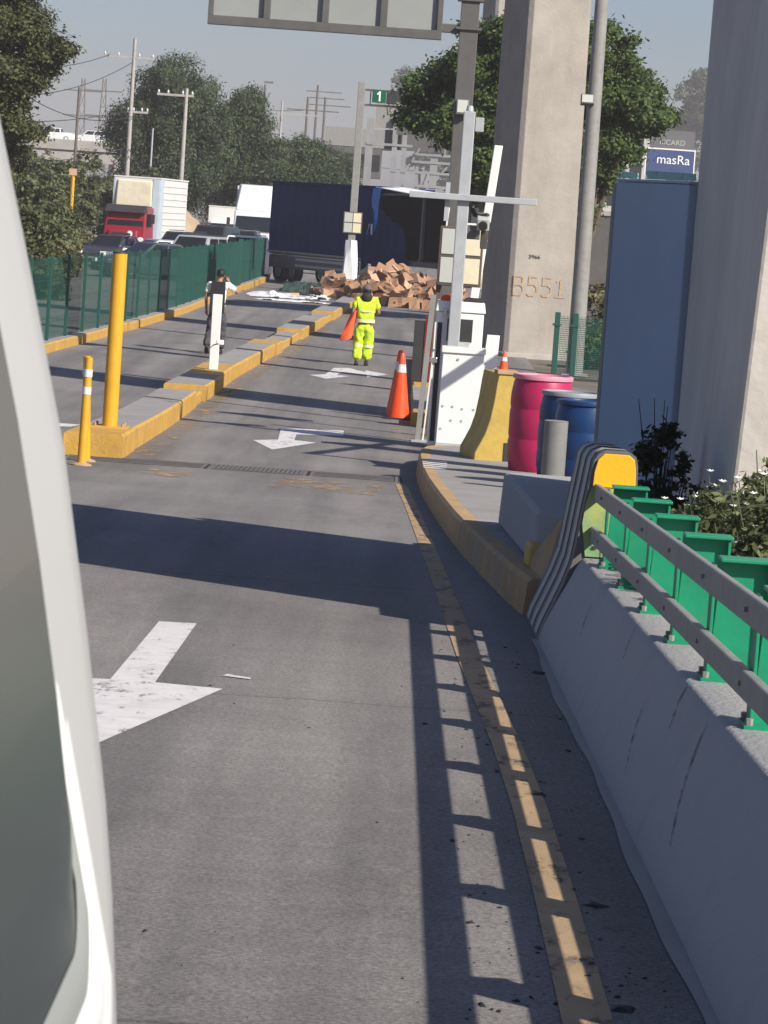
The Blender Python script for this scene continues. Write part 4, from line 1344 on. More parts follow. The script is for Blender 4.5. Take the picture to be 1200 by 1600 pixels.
def car(label, loc, rz, paint, kind='sedan', group='cars in the queue'):
    """local axes: front at +y, x to the right"""
    L_, W_, H_ = {'sedan': (4.4, 1.76, 1.44), 'suv': (4.6, 1.86, 1.76), 'hatch': (4.0, 1.72, 1.52), 'pickup': (5.2, 1.88, 1.78)}[kind]
    t = thing({'sedan': 'sedan_car', 'suv': 'suv_car', 'hatch': 'hatchback_car', 'pickup': 'pickup_truck'}[kind], label, 'pickup' if kind == 'pickup' else 'car', loc, rz, group)
    hw = W_ / 2
    zb, zs = .22, H_ * .62
    f_, r_ = L_ / 2, -L_ / 2
    prof = [(r_, zb + .12), (r_ + .02, zs * .85), (r_ + .12, zs * 1.0), (r_ + L_ * .2, zs * 1.04), (f_ - L_ * .30, zs * 1.02), (f_ - .25, zs * .84), (f_ - .04, zs * .66), (f_, zb + .18), (f_ - .1, zb), (r_ + .1, zb)]
    b = MB()
    secs = []
    for x, k, dz in ((-hw, .965, .04), (-hw * .93, 1.0, 0), (hw * .93, 1.0, 0), (hw, .965, .04)):
        secs.append([(x, y * k, z if z < zs * .7 else z - dz) for y, z in prof])
    b.loft(secs)
    body = b.build('body', paint, t, bevel=.05, smooth=True, seg=3)
    c0, c1, d0, d1 = {'sedan': (r_ + .55, f_ - 1.25, r_ + 1.15, f_ - 2.05), 'suv': (r_ + .08, f_ - 1.2, r_ + .35, f_ - 1.95), 'hatch': (r_ + .1, f_ - 1.05, r_ + .55, f_ - 1.8), 'pickup': (r_ + 1.75, f_ - 1.35, r_ + 1.95, f_ - 2.1)}[kind]
    wb, wt = hw * .93, hw * .74
    z0, z1 = zs * 1.0, H_
    B_ = [(-wb, c1, z0), (wb, c1, z0), (wb, c0, z0), (-wb, c0, z0)]
    T_ = [(-wt, d1, z1), (wt, d1, z1), (wt, d0, z1), (-wt, d0, z1)]
    MB().hull(B_ + T_).build('cabin', paint, t, bevel=.06, seg=3)

    def pane(name, i, j, m0=.08, m1=.92, lo=.10, hi=.90, u0_=0.0, u1_=1.0):
        A_, B2 = Vector(B_[i]), Vector(B_[j])
        C_, D_ = Vector(T_[j]), Vector(T_[i])
        nrm = (B2 - A_).cross(D_ - A_).normalized()
        if nrm.dot((A_ + B2) / 2 - Vector((0, (c0 + c1) / 2, z0))) < 0: nrm = -nrm
        def P(u_, v_):
            return (A_ * (1 - u_) + B2 * u_) * (1 - v_) + (D_ * (1 - u_) + C_ * u_) * v_ + nrm * .008
        a0 = m0 + (m1 - m0) * u0_
        a1 = m0 + (m1 - m0) * u1_
        q = [P(a0, lo), P(a1, lo), P(a1, hi), P(a0, hi)]
        MB().hull([p - nrm * .006 for p in q] + q).build(name, MT['glass'], t)
    pane('windshield', 0, 1)
    pane('rear_window', 2, 3)
    for i, j in ((1, 2), (3, 0)):
        pane('side_window', i, j, .08, .93, .1, .86, 0, .47)
        pane('side_window', i, j, .08, .93, .1, .86, .52, 1)
    for x in (-hw + .1, hw - .1):
        for y in (r_ + L_ * .19, f_ - L_ * .19):
            wheel(t, x, y, .33 if kind != 'pickup' else .37, .2)
    for s in (-1, 1):
        MB().box((s * hw * .70, f_ - .07, zs * .72), (.36, .10, .15), s * -.18).build('headlight', MT['lamp'], t, bevel=.02)
        MB().box((s * hw * .80, r_ + .03, zs * .80), (.22, .06, .22)).build('tail_light', MT['taillamp'], t, bevel=.02)
        mi = MB().box((s * (hw + .09), c1 - .35, z0 + .08), (.20, .10, .14)).build('mirror', paint, t, bevel=.03)
    MB().box((0, f_ - .02, zs * .56), (W_ * .5, .06, .16)).build('grille', MT['dark'], t, bevel=.01)
    MB().box((0, f_ + .01, zb + .16), (.42, .02, .14)).build('number_plate', MT['lamp'], t)
    MB().box((0, f_ - .03, zb + .12), (W_ * .86, .12, .16)).build('bumper', MT['dark'], t, bevel=.03)
    if kind == 'suv':
        for s in (-1, 1):
            MB().bar((s * wt * .85, d0 + .1, z1 + .05), (s * wt * .85, d1 - .1, z1 + .05), .04).build('roof_rail', MT['dark'], t)
    if kind == 'pickup':
        b = MB()
        b.bx(-hw * .9, hw * .9, r_ + .1, r_ + 1.7, zs * .98, zs * 1.02)
        b.build('bed_floor', MT['dark'], t)
        for s in (-1, 1):
            MB().bx(s * hw * .93 - .03, s * hw * .93 + .03, r_ + .08, r_ + 1.72, zs, zs * 1.12).build('bed_side', paint, t, bevel=.01)
    return t


def at(x, y): return (x, y, zr(y))


car('dark grey sedan facing the camera in the queue beside the bushes', at(-12.9, 143), R(160), MT['darkcar'], 'sedan')
car('dark blue-grey sedan in the queue right behind the mesh fence', at(-9.9, 126), R(128), MT['bluecar'], 'sedan')
car('silver sedan with only its roof showing between the dark sedans', at(-10.6, 138), R(120), MT['silver'], 'sedan')
car('silver suv in the queue next to the red box truck', at(-8.55, 133), R(165), MT['silver'], 'suv')
c_ = car('tall black van with roof rails in the queue before the white lorry', at(-8.75, 148), R(168), MT['darkcar'], 'suv')
c_.scale.z = 1.22
c_ = car('dark grey suv in the queue beside the white lorry', at(-7.75, 155), R(178), MT['darkcar'], 'suv')
c_.scale.z = 1.12
c_ = car('white suv in the queue at the far end of the mesh fence', at(-6.85, 139), R(172), MT['whitecar'], 'suv')
c_.scale.z = 1.04
car('black sedan squeezed between the red truck and the silver suv', at(-10.0, 146), R(165), MT['darkcar'], 'suv')
car('grey sedan further back beyond the tall black van', at(-9.9, 166), R(175), MT['bluecar'], 'suv')

# red box truck
t = thing('box_truck', 'red box truck with a worn white cargo box in the queue', 'truck', at(-13.3, 158), R(172))
MB().bx(-1.1, 1.1, -7.0, 1.9, .62, .86).build('chassis', MT['dark'], t)
MB().bx(-1.15, 1.15, -7.0, -.35, 1.05, 4.15).build('cargo_box', MT['boxwhite'], t, bevel=.03)
MB().bx(-1.19, 1.19, -7.02, -.33, 4.152, 4.22).build('box_roof_rim', MT['boxwhite'], t)
for s in (-1, 1):
    for k in range(9):
        MB().bx(s * 1.165 - .014, s * 1.165 + .014, -6.9, -1.3, 1.25 + k * .32, 1.31 + k * .32).build('side_rib', MT['boxwhite'], t)
    MB().bx(s * 1.168 - .016, s * 1.168 + .016, -1.25, -.36, 1.06, 4.14).build('blue_side_panel', MT['boxblue'], t)
MB().hull([(-.80, -.34, 2.75), (1.0, -.34, 2.75), (1.0, -.2, 2.75), (-.80, -.2, 2.75), (-.80, -.34, 4.05), (1.0, -.34, 4.05), (.95, -.26, 4.0), (-.75, -.26, 4.0)]).build('creased_tarp', MT['tarp'], t, bevel=.05)
MB().bx(-1.14, -.82, -.348, -.30, 1.1, 4.13).build('blue_front_panel', MT['boxblue'], t)
cb = MB().hull([(-1.05, .0, .95), (1.05, .0, .95), (1.05, 2.0, .95), (-1.05, 2.0, .95), (-1.0, .0, 2.72), (1.0, .0, 2.72), (.97, 1.6, 2.72), (-.97, 1.6, 2.72)]).build('cab', MT['redpaint'], t, bevel=.07, seg=3)
MB().hull([(-.9, 1.815, 1.78), (.9, 1.815, 1.78), (.9, 1.805, 1.78), (-.9, 1.805, 1.78), (-.86, 1.655, 2.46), (.86, 1.655, 2.46), (.86, 1.645, 2.46), (-.86, 1.645, 2.46)]).build('windshield', MT['glass'], t)
MB().hull([(-1.02, 1.55, 2.46), (1.02, 1.55, 2.46), (1.0, 1.98, 2.44), (-1.0, 1.98, 2.44), (-1.0, 1.5, 2.80), (1.0, 1.5, 2.80), (.98, 1.72, 2.78), (-.98, 1.72, 2.78)]).build('sun_visor', MT['dark'], t, bevel=.02)
MB().hull([(-.75, 1.98, .98), (.75, 1.98, .98), (.75, 2.35, .98), (-.75, 2.35, .98), (-.75, 1.88, 1.62), (.75, 1.88, 1.62), (.7, 2.2, 1.58), (-.7, 2.2, 1.58)]).build('hood', MT['redpaint'], t, bevel=.08, seg=3)
MB().bx(-.5, .5, 2.34, 2.38, 1.0, 1.45).build('grille', MT['dark'], t)
MB().bx(-1.15, 1.15, 2.2, 2.45, .5, .8).build('bumper', MT['chrome'], t, bevel=.03)
for s in (-1, 1):
    MB().tube([(s * .9, 2.1, 1.15), (s * .9, 2.28, 1.15)], .13, 14).build('headlight', MT['lamp'], t)
    mm = MB().bx(s * 1.32 - .1, s * 1.32 + .1, 1.55, 1.65, 1.95, 2.4).build('mirror', MT['dark'], t, bevel=.02)
    MB().bar((s * 1.05, 1.5, 2.3), (s * 1.3, 1.6, 2.3), .03).build('mirror_arm', MT['dark'], mm)
    sw = MB().hull([(s * 1.052, .5, 1.78), (s * 1.052, 1.55, 1.78), (s * 1.045, 1.55, 1.78), (s * 1.045, .5, 1.78), (s * 1.022, .5, 2.45), (s * 1.022, 1.4, 2.45), (s * 1.015, 1.4, 2.45), (s * 1.015, .5, 2.45)]).build('side_window', MT['glass'], t)
    for y in (1.3, -4.6, -5.7):
        wheel(t, s * 1.0, y, .5, .28)

# white lorry tractor and white box van further back
def lorry(label, loc, rz, ch):
    t = thing('white_lorry', label, 'lorry', loc, rz)
    MB().hull([(-1.22, -.6, .75), (1.22, -.6, .75), (1.2, 1.7, .75), (-1.2, 1.7, .75), (-1.2, -.6, 2.9), (1.2, -.6, 2.9), (1.12, 1.35, 2.9), (-1.12, 1.35, 2.9)]).build('cab', MT['whitecar'], t, bevel=.09, seg=3)
    MB().hull([(-1.18, -.6, 2.9), (1.18, -.6, 2.9), (1.1, 1.3, 2.9), (-1.1, 1.3, 2.9), (-1.15, -.6, ch), (1.15, -.6, ch), (.95, .3, ch - .05), (-.95, .3, ch - .05)]).build('roof_fairing', MT['whitecar'], t, bevel=.1, seg=3)
    MB().hull([(-1.0, 1.60, 1.85), (1.0, 1.60, 1.85), (1.0, 1.55, 1.85), (-1.0, 1.55, 1.85), (-1.0, 1.425, 2.62), (1.0, 1.425, 2.62), (1.0, 1.38, 2.62), (-1.0, 1.38, 2.62)]).build('windshield', MT['glass'], t)
    MB().hull([(-.95, 1.6, .7), (.95, 1.6, .7), (.85, 2.9, .7), (-.85, 2.9, .7), (-.95, 1.6, 1.72), (.95, 1.6, 1.72), (.8, 2.8, 1.5), (-.8, 2.8, 1.5)]).build('hood', MT['whitecar'], t, bevel=.1, seg=3)
    MB().bx(-.55, .55, 2.88, 2.93, .75, 1.4).build('grille', MT['chrome'], t)
    MB().bx(-1.2, 1.2, 2.75, 3.0, .35, .66).build('bumper', MT['dark'], t, bevel=.04)
    MB().bx(-1.25, 1.25, -12, -.8, 1.2, ch - .1).build('trailer_box', MT['boxwhite'], t, bevel=.03)
    for s in (-1, 1):
        MB().box((s * .92, 2.6, 1.05), (.2, .3, .22)).build('headlight', MT['lamp'], t, bevel=.03)
        MB().box((s * 1.42, 1.45, 2.2), (.18, .12, .6)).build('mirror', MT['dark'], t, bevel=.03)
        for y in (2.1, -1.6, -10, -11.2):
            wheel(t, s * 1.05, y, .5, .3)
    return t


lorry('white articulated lorry with a tall roof fairing in the queue beside the navy trailer', at(-7.75, 170), R(178), 4.3)
t = thing('white_box_van', 'small white box van in the queue beyond the black suv', 'van', at(-10.4, 188), R(176))
MB().bx(-1.05, 1.05, -4.5, .2, .7, 3.0).build('cargo_box', MT['boxwhite'], t, bevel=.03)
MB().hull([(-.95, .2, .6), (.95, .2, .6), (.92, 2.0, .6), (-.92, 2.0, .6), (-.9, .2, 2.2), (.9, .2, 2.2), (.8, 1.1, 2.2), (-.8, 1.1, 2.2)]).build('cab', MT['whitecar'], t, bevel=.08)
MB().hull([(-.8, 1.62, 1.5), (.8, 1.62, 1.5), (.8, 1.6, 1.5), (-.8, 1.6, 1.5), (-.75, 1.25, 2.05), (.75, 1.25, 2.05), (.75, 1.22, 2.05), (-.75, 1.22, 2.05)]).build('windshield', MT['glass'], t)
MB().bx(-1.06, 1.06, -4.52, .22, 3.002, 3.06).build('roof_rim', MT['boxwhite'], t)
for s in (-1, 1):
    for y in (1.2, -3.2):
        wheel(t, s * .85, y, .38, .22)

# overpass with two white vehicles
t = thing('road_overpass', 'concrete road overpass beyond the bushes carrying two white vehicles', 'bridge', (-52, 450, zr(450)))
MB().bx(-30, 12.2, -4, 6, 9.9, 10.5).build('deck', MT['conc'], t)
MB().bx(-30, 12.2, -4.25, -4.0, 9.35, 10.72).build('parapet', MT['conc'], t)
MB().bx(-30, 12.25, -4.0, -3.4, 7.75, 9.05).build('girder', MT['conc'], t)
MB().bx(-30, 12.15, -3.4, 6, 8.6, 9.898).build('under_deck', MT['darksteel'], t)
for x in (-24, -10, 4, 11):
    MB().bx(x - .6, x + .6, -2.4, 2, -.1, 8.6).build('pier', MT['conc'], t)
car('white pickup driving on the overpass', (-49.2, 448.5, zr(450) + 10.5), R(82), MT['whitecar'], 'pickup', 'vehicles on the overpass')
car('white hatchback following the pickup on the overpass', (-44.4, 448.5, zr(450) + 10.5), R(82), MT['whitecar'], 'suv', 'vehicles on the overpass')

# ------------------------------------------------------------------ crashed curtain trailer
TR = math.atan2(-8.0, 4.75)     # heading of the trailer: front end points right and nearer
t = thing('curtain_trailer', 'navy curtain-sided trailer slewed across the lanes with its torn front side open', 'trailer', (-5.75, 138.2, zr(138)), TR)
# local: x runs from the rear (0) to the front, y to the left side (away from camera), z up
RL = 9.0
b = MB()
b.bx(0, 16.2, .05, 2.5, 1.18, 1.40)
b.build('chassis_bed', MT['darksteel'], t)
ns = 60
secs = []
for i in range(ns + 1):
    x = RL * i / ns
    d = .035 * math.sin(x * 9.2) + .02 * math.sin(x * 23 + 1)
    secs.append([(x, -.02 + d, 1.28), (x, -.03 + d * .6, 2.4), (x, .0, 4.16), (x, .06, 4.2)])
MB().loft(secs, closed=False).build('side_curtain', MT['navy'], t, smooth=True, fix=False)
MB().bx(0, RL, 2.46, 2.5, 1.4, 4.2).build('far_curtain', MT['navy'], t)
MB().bx(-.04, .06, .03, 2.47, 1.3, 4.24).build('rear_doors', MT['navy'], t, bevel=.01)
MB().bx(-.06, RL + .3, -.03, 2.53, 4.2, 4.30).build('roof', MT['navy'], t, bevel=.02)
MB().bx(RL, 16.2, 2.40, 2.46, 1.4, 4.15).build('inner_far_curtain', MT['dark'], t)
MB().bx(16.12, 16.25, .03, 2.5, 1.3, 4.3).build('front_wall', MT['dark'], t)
MB().hull([(RL - .2, -.05, 3.90), (16.4, -.05, 4.14), (16.4, 2.55, 4.3), (RL - .2, 2.55, 4.1), (RL - .2, -.05, 3.98), (16.4, -.05, 4.24), (16.4, 2.55, 4.4), (RL - .2, 2.55, 4.2)]).build('sagging_roof', MT['darksteel'], t)
MB().hull([(RL - .1, -.06, 4.24), (RL + 2.6, -.06, 4.05), (RL + 2.6, 1.2, 4.16), (RL - .1, 1.2, 4.3), (RL - .1, -.06, 4.27), (RL + 2.6, -.06, 4.08), (RL + 2.6, 1.2, 4.19), (RL - .1, 1.2, 4.33)]).build('loose_roof_sheet', MT['litter'], t)
for x in (RL + .05, 12.6, 16.1):
    MB().bx(x - .06, x + .06, .02, .14, 1.4, 4.1).build('side_pillar', MT['darksteel'], t)
# the curtain bunched up and hanging at the opening
secs = []
for i in range(33):
    q = i / 32
    x = RL - .6 + 3.4 * q
    d = .14 * math.sin(q * 34) - .12
    zt = 4.1 - 1.5 * q ** .7
    secs.append([(x, d - .1, .85 + .3 * math.sin(q * 9)), (x - .1, d - .05, 1.7), (x - .25 * q, d * .7, (1.7 + zt) / 2), (x - .5 * q, d * .3, zt)])
MB().loft(secs, closed=False).build('bunched_curtain', MT['navy'], t, smooth=True, fix=False)
secs = []
for i in range(9):
    q = i / 8
    x = RL + .05 + .35 * math.sin(q * 3) * .3
    z = 4.2 - 1.9 * q
    secs.append([(x - .25 - .30 * q, -.10 - .04 * math.sin(q * 8), z), (x + .45 - .5 * q, -.12 - .05 * math.sin(q * 6), z)])
MB().loft(secs, closed=False).build('curtain_strap', MT['navy2'], t, smooth=True, fix=False)
MB().bx(RL - .28, RL + .02, -.16, -.145, 2.32, 2.75).build('white_tag', MT['litter'], t)
MB().bx(.2, 7.9, -.05, .02, .62, 1.16).build('side_skirt_rail', MT['darksteel'], t)
for z in (.72, .98):
    MB().bx(2.6, 8.4, -.08, -.05, z, z + .10).build('underrun_rail', MT['greysteel'], t)
MB().bx(0, 8.9, -.06, -.02, 1.26, 1.34).build('bed_edge', MT['railgrey'], t)
MB().bx(8.2, 8.7, -.09, -.05, .7, 1.22).build('side_plate', MT['gpanel'], t)
for (x, y) in ((.9, .2), (2.1, .2), (.9, 2.3), (2.1, 2.3)):
    r, wd = .5, .32
    b = MB()
    vs, fs = [], []
    n = 22
    for q, o_ in ((r * .6, -wd / 2), (r * .95, -wd / 2), (r, -wd * .3), (r, wd * .3), (r * .95, wd / 2), (r * .6, wd / 2)):
        for k in range(n):
            a = 2 * math.pi * k / n
            vs.append((x + q * math.cos(a), y + o_, r + q * math.sin(a)))
    for i in range(5):
        for k in range(n):
            fs.append((i * n + k, i * n + (k + 1) % n, (i + 1) * n + (k + 1) % n, (i + 1) * n + k))
    o = b.add(vs, fs).build('wheel', MT['tyre'], t, smooth=True)
    MB().tube([(x, y - .08, r), (x, y - .14, r)], [.31, .27], 18).build('rim', MT['rim'], o)
for y in (.3, 2.2):
    MB().bx(7.6, 7.8, y - .08, y + .08, .0, 1.18).build('landing_leg', MT['darksteel'], t)
trailer = t
TRM = Matrix.Translation(t.location) @ Matrix.Rotation(TR, 4, 'Z')

# ------------------------------------------------------------------ spilled cardboard boxes
def box_mesh(kind, seed):
    rng = random.Random(seed)
    sx, sy, sz = rng.uniform(.36, .54), rng.uniform(.30, .42), rng.uniform(.26, .40)
    b = MB()
    j = lambda: rng.uniform(-.06, .06)
    vs = [(x * sx / 2 + j(), y * sy / 2 + j(), z * sz + j() * .6) for z in (0, 1) for x, y in ((-1, -1), (1, -1), (1, 1), (-1, 1))]
    V = [Vector(q) for q in vs]
    def quad(a_, b_, c_, d_, n_=3):
        # each side is a small grid so it can buckle
        nr = (b_ - a_).cross(d_ - a_).normalized()
        g = {}
        for p in range(n_ + 1):
            for q in range(n_ + 1):
                u_, v_ = p / n_, q / n_
                pt = (a_ * (1 - u_) + b_ * u_) * (1 - v_) + (d_ * (1 - u_) + c_ * u_) * v_
                if 0 < p < n_ and 0 < q < n_:
                    pt = pt + nr * rng.uniform(-.045, .012)
                g[p, q] = pt
        for p in range(n_):
            for q in range(n_):
                b.face([g[p, q], g[p + 1, q], g[p + 1, q + 1], g[p, q + 1]])
    for q4 in ((3, 2, 1, 0), (4, 5, 6, 7), (0, 1, 5, 4), (1, 2, 6, 5), (2, 3, 7, 6), (3, 0, 4, 7)):
        quad(*[V[k_] for k_ in q4])
    return b, vs, (sx, sy, sz)


PROTO = []
for s in range(10):
    b, vs, dims = box_mesh(0, 500 + s)
    mk = ['card', 'card2', 'card', 'card3', 'card', 'card2', 'card3', 'card', 'card', 'card3'][s]
    o = b.build('cardboard_box', MT[mk], None, fix=False)
    tag(o, 'brown cardboard box lying in the spilled heap below the torn trailer', 'box', 'spilled cardboard boxes')
    sx, sy, sz = dims
    # tape strip, and an open flap on some
    MB().bx(-.03, .03, -sy / 2 - .004, sy / 2 + .004, sz + .012, sz + .018).build('tape', MT['card2'], o)
    if s % 2 == 1:
        V = [Vector(q) for q in vs]
        MB().hull([V[4], V[5], V[5] + Vector((0, -.02, .0)), V[4] + Vector((0, -.02, 0)), V[4] + Vector((.02, -.14, .10)), V[5] + Vector((-.02, -.14, .10)), V[5] + Vector((-.02, -.15, .11)), V[4] + Vector((.02, -.15, .11))]).build('flap', MT['card'], o)
    MB().bx(-sx * .22, sx * .1, -sy / 2 - .012, -sy / 2 - .008, sz * .3, sz * .5).build('printed_mark', MT['brownframe'], o)
    if s in (1, 5):
        MB().tube([(.0, -sy / 2 + .02, sz * .55), (.0, -sy / 2 - .03, sz * .55)], .045, 10).build('hand_hole', MT['dark'], o)
    PROTO.append(o)
rng = random.Random(21)
spots = []


def heap(x, y):
    """height of the spill above the road"""
    h = 0
    for cx, cy, rx, ry, hh in ((.0, 115.5, 1.35, 3.8, 1.12), (-.8, 114.5, .8, 3.4, .95), (1.15, 113.8, 1.0, 3.6, .75), (-2.4, 119, .75, 2.6, .62), (-1.5, 117.5, .8, 2.5, .5), (1.8, 114.5, .9, 3.2, .7), (.5, 112.2, 1.3, 2.2, .5)):
        q = ((x - cx) / rx) ** 2 + ((y - cy) / ry) ** 2
        h = max(h, hh * max(0, 1 - q))
    return h


tries = 0
while len(spots) < 170 and tries < 20000:
    tries += 1
    x, y = rng.uniform(-3.1, 2.3), rng.uniform(109.5, 121)
    h = heap(x, y)
    if h <= .04: continue
    z = max(0, h - rng.uniform(.05, .35))
    if z < .25: z = 0.0
    if any((x - a) ** 2 + ((y - b_) * .8) ** 2 + ((z - c) * 1.1) ** 2 < .33 ** 2 for a, b_, c in spots): continue
    spots.append((x, y, z))
for i, (x, y, z) in enumerate(spots):
    o = PROTO[i] if i < len(PROTO) else copy_tree(PROTO[rng.randrange(len(PROTO))])
    tl = .15 if z < .05 else 1.1
    o.location = (x, y, zr(y) + z + (.02 if z else .0))
    o.rotation_euler = (rng.uniform(-tl, tl) * .8, rng.uniform(-tl, tl) * .8, rng.uniform(0, 6.28))
# cartons still stacked inside the open front half
k = 0
for ix in range(5):
    for iz in range(4):
        if rng.random() < .22: continue
        o = copy_tree(PROTO[(3, 6, 0, 9)[k % 4]])
        p = TRM @ Vector((12.8 + ix * .62, 1.2 + rng.uniform(-.1, .1), 1.41 + iz * .42))
        o.location = p
        o.rotation_euler = (0, 0, TR + rng.uniform(-.08, .08))
        tag(o, 'brown cardboard box still stacked inside the open trailer', 'box', 'boxes inside the trailer')
        k += 1

# white plastic sheeting and a dark net on the road below the trailer
def crumpled(name, x0, x1, y0, y1, amp, m, label, cat, seed, nx=40, ny=14, h0=.015):
    rng_ = np.random.default_rng(seed)
    g = rng_.random((nx, ny))
    for _ in range(1):
        g = (g + np.roll(g, 1, 0) + np.roll(g, 1, 1) + np.roll(g, -1, 0)) / 4
    b = MB()
    vs, fs = [], []
    for i in range(nx):
        for j in range(ny):
            u_, v_ = i / (nx - 1), j / (ny - 1)
            ed = min(u_, 1 - u_, v_, 1 - v_) * 8
            x = x0 + (x1 - x0) * u_ + (g[j % nx, i % ny] - .5) * .3
            y = y0 + (y1 - y0) * v_ + (g[i, j] - .5) * 1.6
            vs.append((x, y, zr(y) + h0 + amp * g[i, j] * min(1, ed)))
    for i in range(nx - 1):
        for j in range(ny - 1):
            fs.append((i * ny + j, (i + 1) * ny + j, (i + 1) * ny + j + 1, i * ny + j + 1))
    o = b.add(vs, fs).build(name, m, smooth=True)
    return tag(o, label, cat)


crumpled('plastic_sheet', -5.4, -2.5, 112, 117.5, .10, MT['litter'], 'white plastic sheeting spread over the left lane before the trailer', 'sheet', 5)
crumpled('plastic_sheet', -4.9, -2.3, 108.2, 109.0, .05, MT['litter'], 'narrow strip of white plastic sheeting across the left lane', 'sheet', 6, 30, 6)
crumpled('green_netting', -4.6, -2.4, 121, 127, .45, MT['greennet'], 'crumpled dark green netting in the shade under the trailer', 'netting', 7)
rng = random.Random(77)
for i in range(12):
    x, y = rng.uniform(-4.6, -2.6), rng.uniform(109.5, 114)
    s = rng.uniform(.08, .2)
    m_ = rng.choice(['litter', 'litter', 'dark', 'card2'])
    b = MB().hull([(-s, -s * .7, 0), (s, -s * .6, 0), (s * .9, s * .7, 0), (-s, s * .6, 0), (-s * .7, -s * .4, s * .5), (s * .6, -s * .5, s * .35), (s * .7, s * .4, s * .6), (-s * .6, s * .5, s * .3)])
    o = b.build('litter_scrap', MT[m_], None, loc=(x, y, zr(y) + .1), rz=rng.uniform(0, 3))
    tag(o, {'litter': 'white scrap lying on the plastic sheeting in the left lane', 'dark': 'black scrap lying on the plastic sheeting in the left lane', 'card2': 'brown scrap lying on the plastic sheeting in the left lane'}[m_], 'scrap', 'scraps on the sheeting')

# ------------------------------------------------------------------ people
def skin(name, chains, m, parent, sub=2, fold=0.0):
    """chains: list of [(x,y,z,rx[,ry])...]; points that coincide are shared, so the result is one continuous surface"""
    pts, idx, edges = [], {}, []
    for ch in chains:
        prev = None
        for q in ch:
            key = (round(q[0], 4), round(q[1], 4), round(q[2], 4))
            if key not in idx:
                idx[key] = len(pts)
                pts.append((Vector(q[:3]), (q[3], q[4] if len(q) > 4 else q[3])))
            i = idx[key]
            if prev is not None and prev != i:
                edges.append((prev, i))
            prev = i
    me = bpy.data.meshes.new(name)
    me.from_pydata([p for p, _ in pts], edges, [])
    o = bpy.data.objects.new(name, me)
    COL.objects.link(o)
    o.parent = parent
    sk = o.modifiers.new('skin', 'SKIN')
    sk.use_smooth_shade = True
    lay = me.skin_vertices[0] if me.skin_vertices else None
    if lay is None:
        bpy.context.view_layer.objects.active = o
        me.attributes  # touch
        bpy.ops.mesh.customdata_skin_add()
        lay = me.skin_vertices[0]
    for i, (_, r_) in enumerate(pts):
        lay.data[i].radius = r_
        lay.data[i].use_root = (i == 0)
    ss = o.modifiers.new('sub', 'SUBSURF')
    ss.levels = sub
    ss.render_levels = sub
    dg = bpy.context.evaluated_depsgraph_get()
    dg.update()
    me2 = bpy.data.meshes.new_from_object(o.evaluated_get(dg))
    o.modifiers.clear()
    o.data = me2
    me2.name = name
    me2.materials.clear()
    me2.materials.append(m)
    me2.polygons.foreach_set('use_smooth', [True] * len(me2.polygons))
    if fold:
        tx = bpy.data.textures.new('folds', 'CLOUDS')
        tx.noise_scale = .085
        tx.noise_depth = 2
        dm = o.modifiers.new('folds', 'DISPLACE')
        dm.texture = tx
        dm.strength = fold
        dm.mid_level = .5
        dm.texture_coords = 'LOCAL'
    return o


def hand(wrist, d, up, curl=.5, s=1.0, side=1):
    """chains for a palm, four fingers and a thumb leaving the side of the palm; d: pointing direction"""
    w_, d, up = Vector(wrist), Vector(d).normalized(), Vector(up).normalized()
    sd_ = d.cross(up).normalized() * side
    palm = w_ + d * .055 * s
    kn = w_ + d * .095 * s
    out = [[(*w_, .026 * s), (*palm, .036 * s, .022 * s), (*kn, .036 * s, .02 * s)]]
    for i, ln in enumerate((.070, .080, .076, .058)):
        o_ = sd_ * (.027 - .018 * i) * s
        b0 = kn + o_
        b1 = b0 + (d * (1 - curl * .4) - up * curl * .5).normalized() * ln * .5 * s
        b2 = b1 + (d * (1 - curl) - up * curl).normalized() * ln * .5 * s
        out.append([(*kn, .036 * s, .02 * s), (*b0, .010 * s), (*b1, .009 * s), (*b2, .007 * s)])
    th0 = palm + sd_ * .036 * s
    th1 = th0 + (d * .7 + sd_ * .5 - up * .3).normalized() * .045 * s
    out.append([(*palm, .036 * s, .022 * s), (*th0, .012 * s), (*th1, .009 * s)])
    return out


def sphere(b, c, r, n=14, m_=9, z0=-1.0, z1=1.0):
    """part of an ellipsoid"""
    secs = []
    for i in range(m_ + 1):
        zz = z0 + (z1 - z0) * i / m_
        q = math.sqrt(max(0, 1 - zz * zz))
        q = max(q, .02)
        secs.append([(c[0] + r[0] * q * math.cos(2 * math.pi * k / n), c[1] + r[1] * q * math.sin(2 * math.pi * k / n), c[2] + r[2] * zz) for k in range(n)])
    return b.loft(secs)


def head_parts(t, hd, tone, hairm, cap=None, back=True):
    """ears, nose, eyes and hair for a head centred at hd that looks towards +y"""
    hx, hy, hz = hd
    b = MB()
    sphere(b, (hx, hy - .018, hz + .022), (.083, .098, .108), 16, 10, -.35, 1.0)
    b.build('hair', hairm, t, smooth=True)
    for s in (-1, 1):
        b = MB()
        sphere(b, (hx + s * .080, hy - .005, hz - .01), (.012, .022, .033), 8, 6)
        b.build('ear', tone, t, smooth=True)
        b = MB()
        sphere(b, (hx + s * .032, hy + .087, hz + .01), (.013, .008, .009), 8, 6)
        b.build('eye', MT['hair'], t, smooth=True)
    MB().hull([(hx - .016, hy + .085, hz - .035), (hx + .016, hy + .085, hz - .035), (hx + .012, hy + .115, hz - .035), (hx - .012, hy + .115, hz - .035), (hx - .008, hy + .085, hz + .015), (hx + .008, hy + .085, hz + .015), (hx + .006, hy + .09, hz + .015), (hx - .006, hy + .09, hz + .015)]).build('nose', tone, t, bevel=.005)
    MB().bx(hx - .024, hx + .024, hy + .078, hy + .088, hz - .062, hz - .054).build('mouth', MT['maroon'], t)


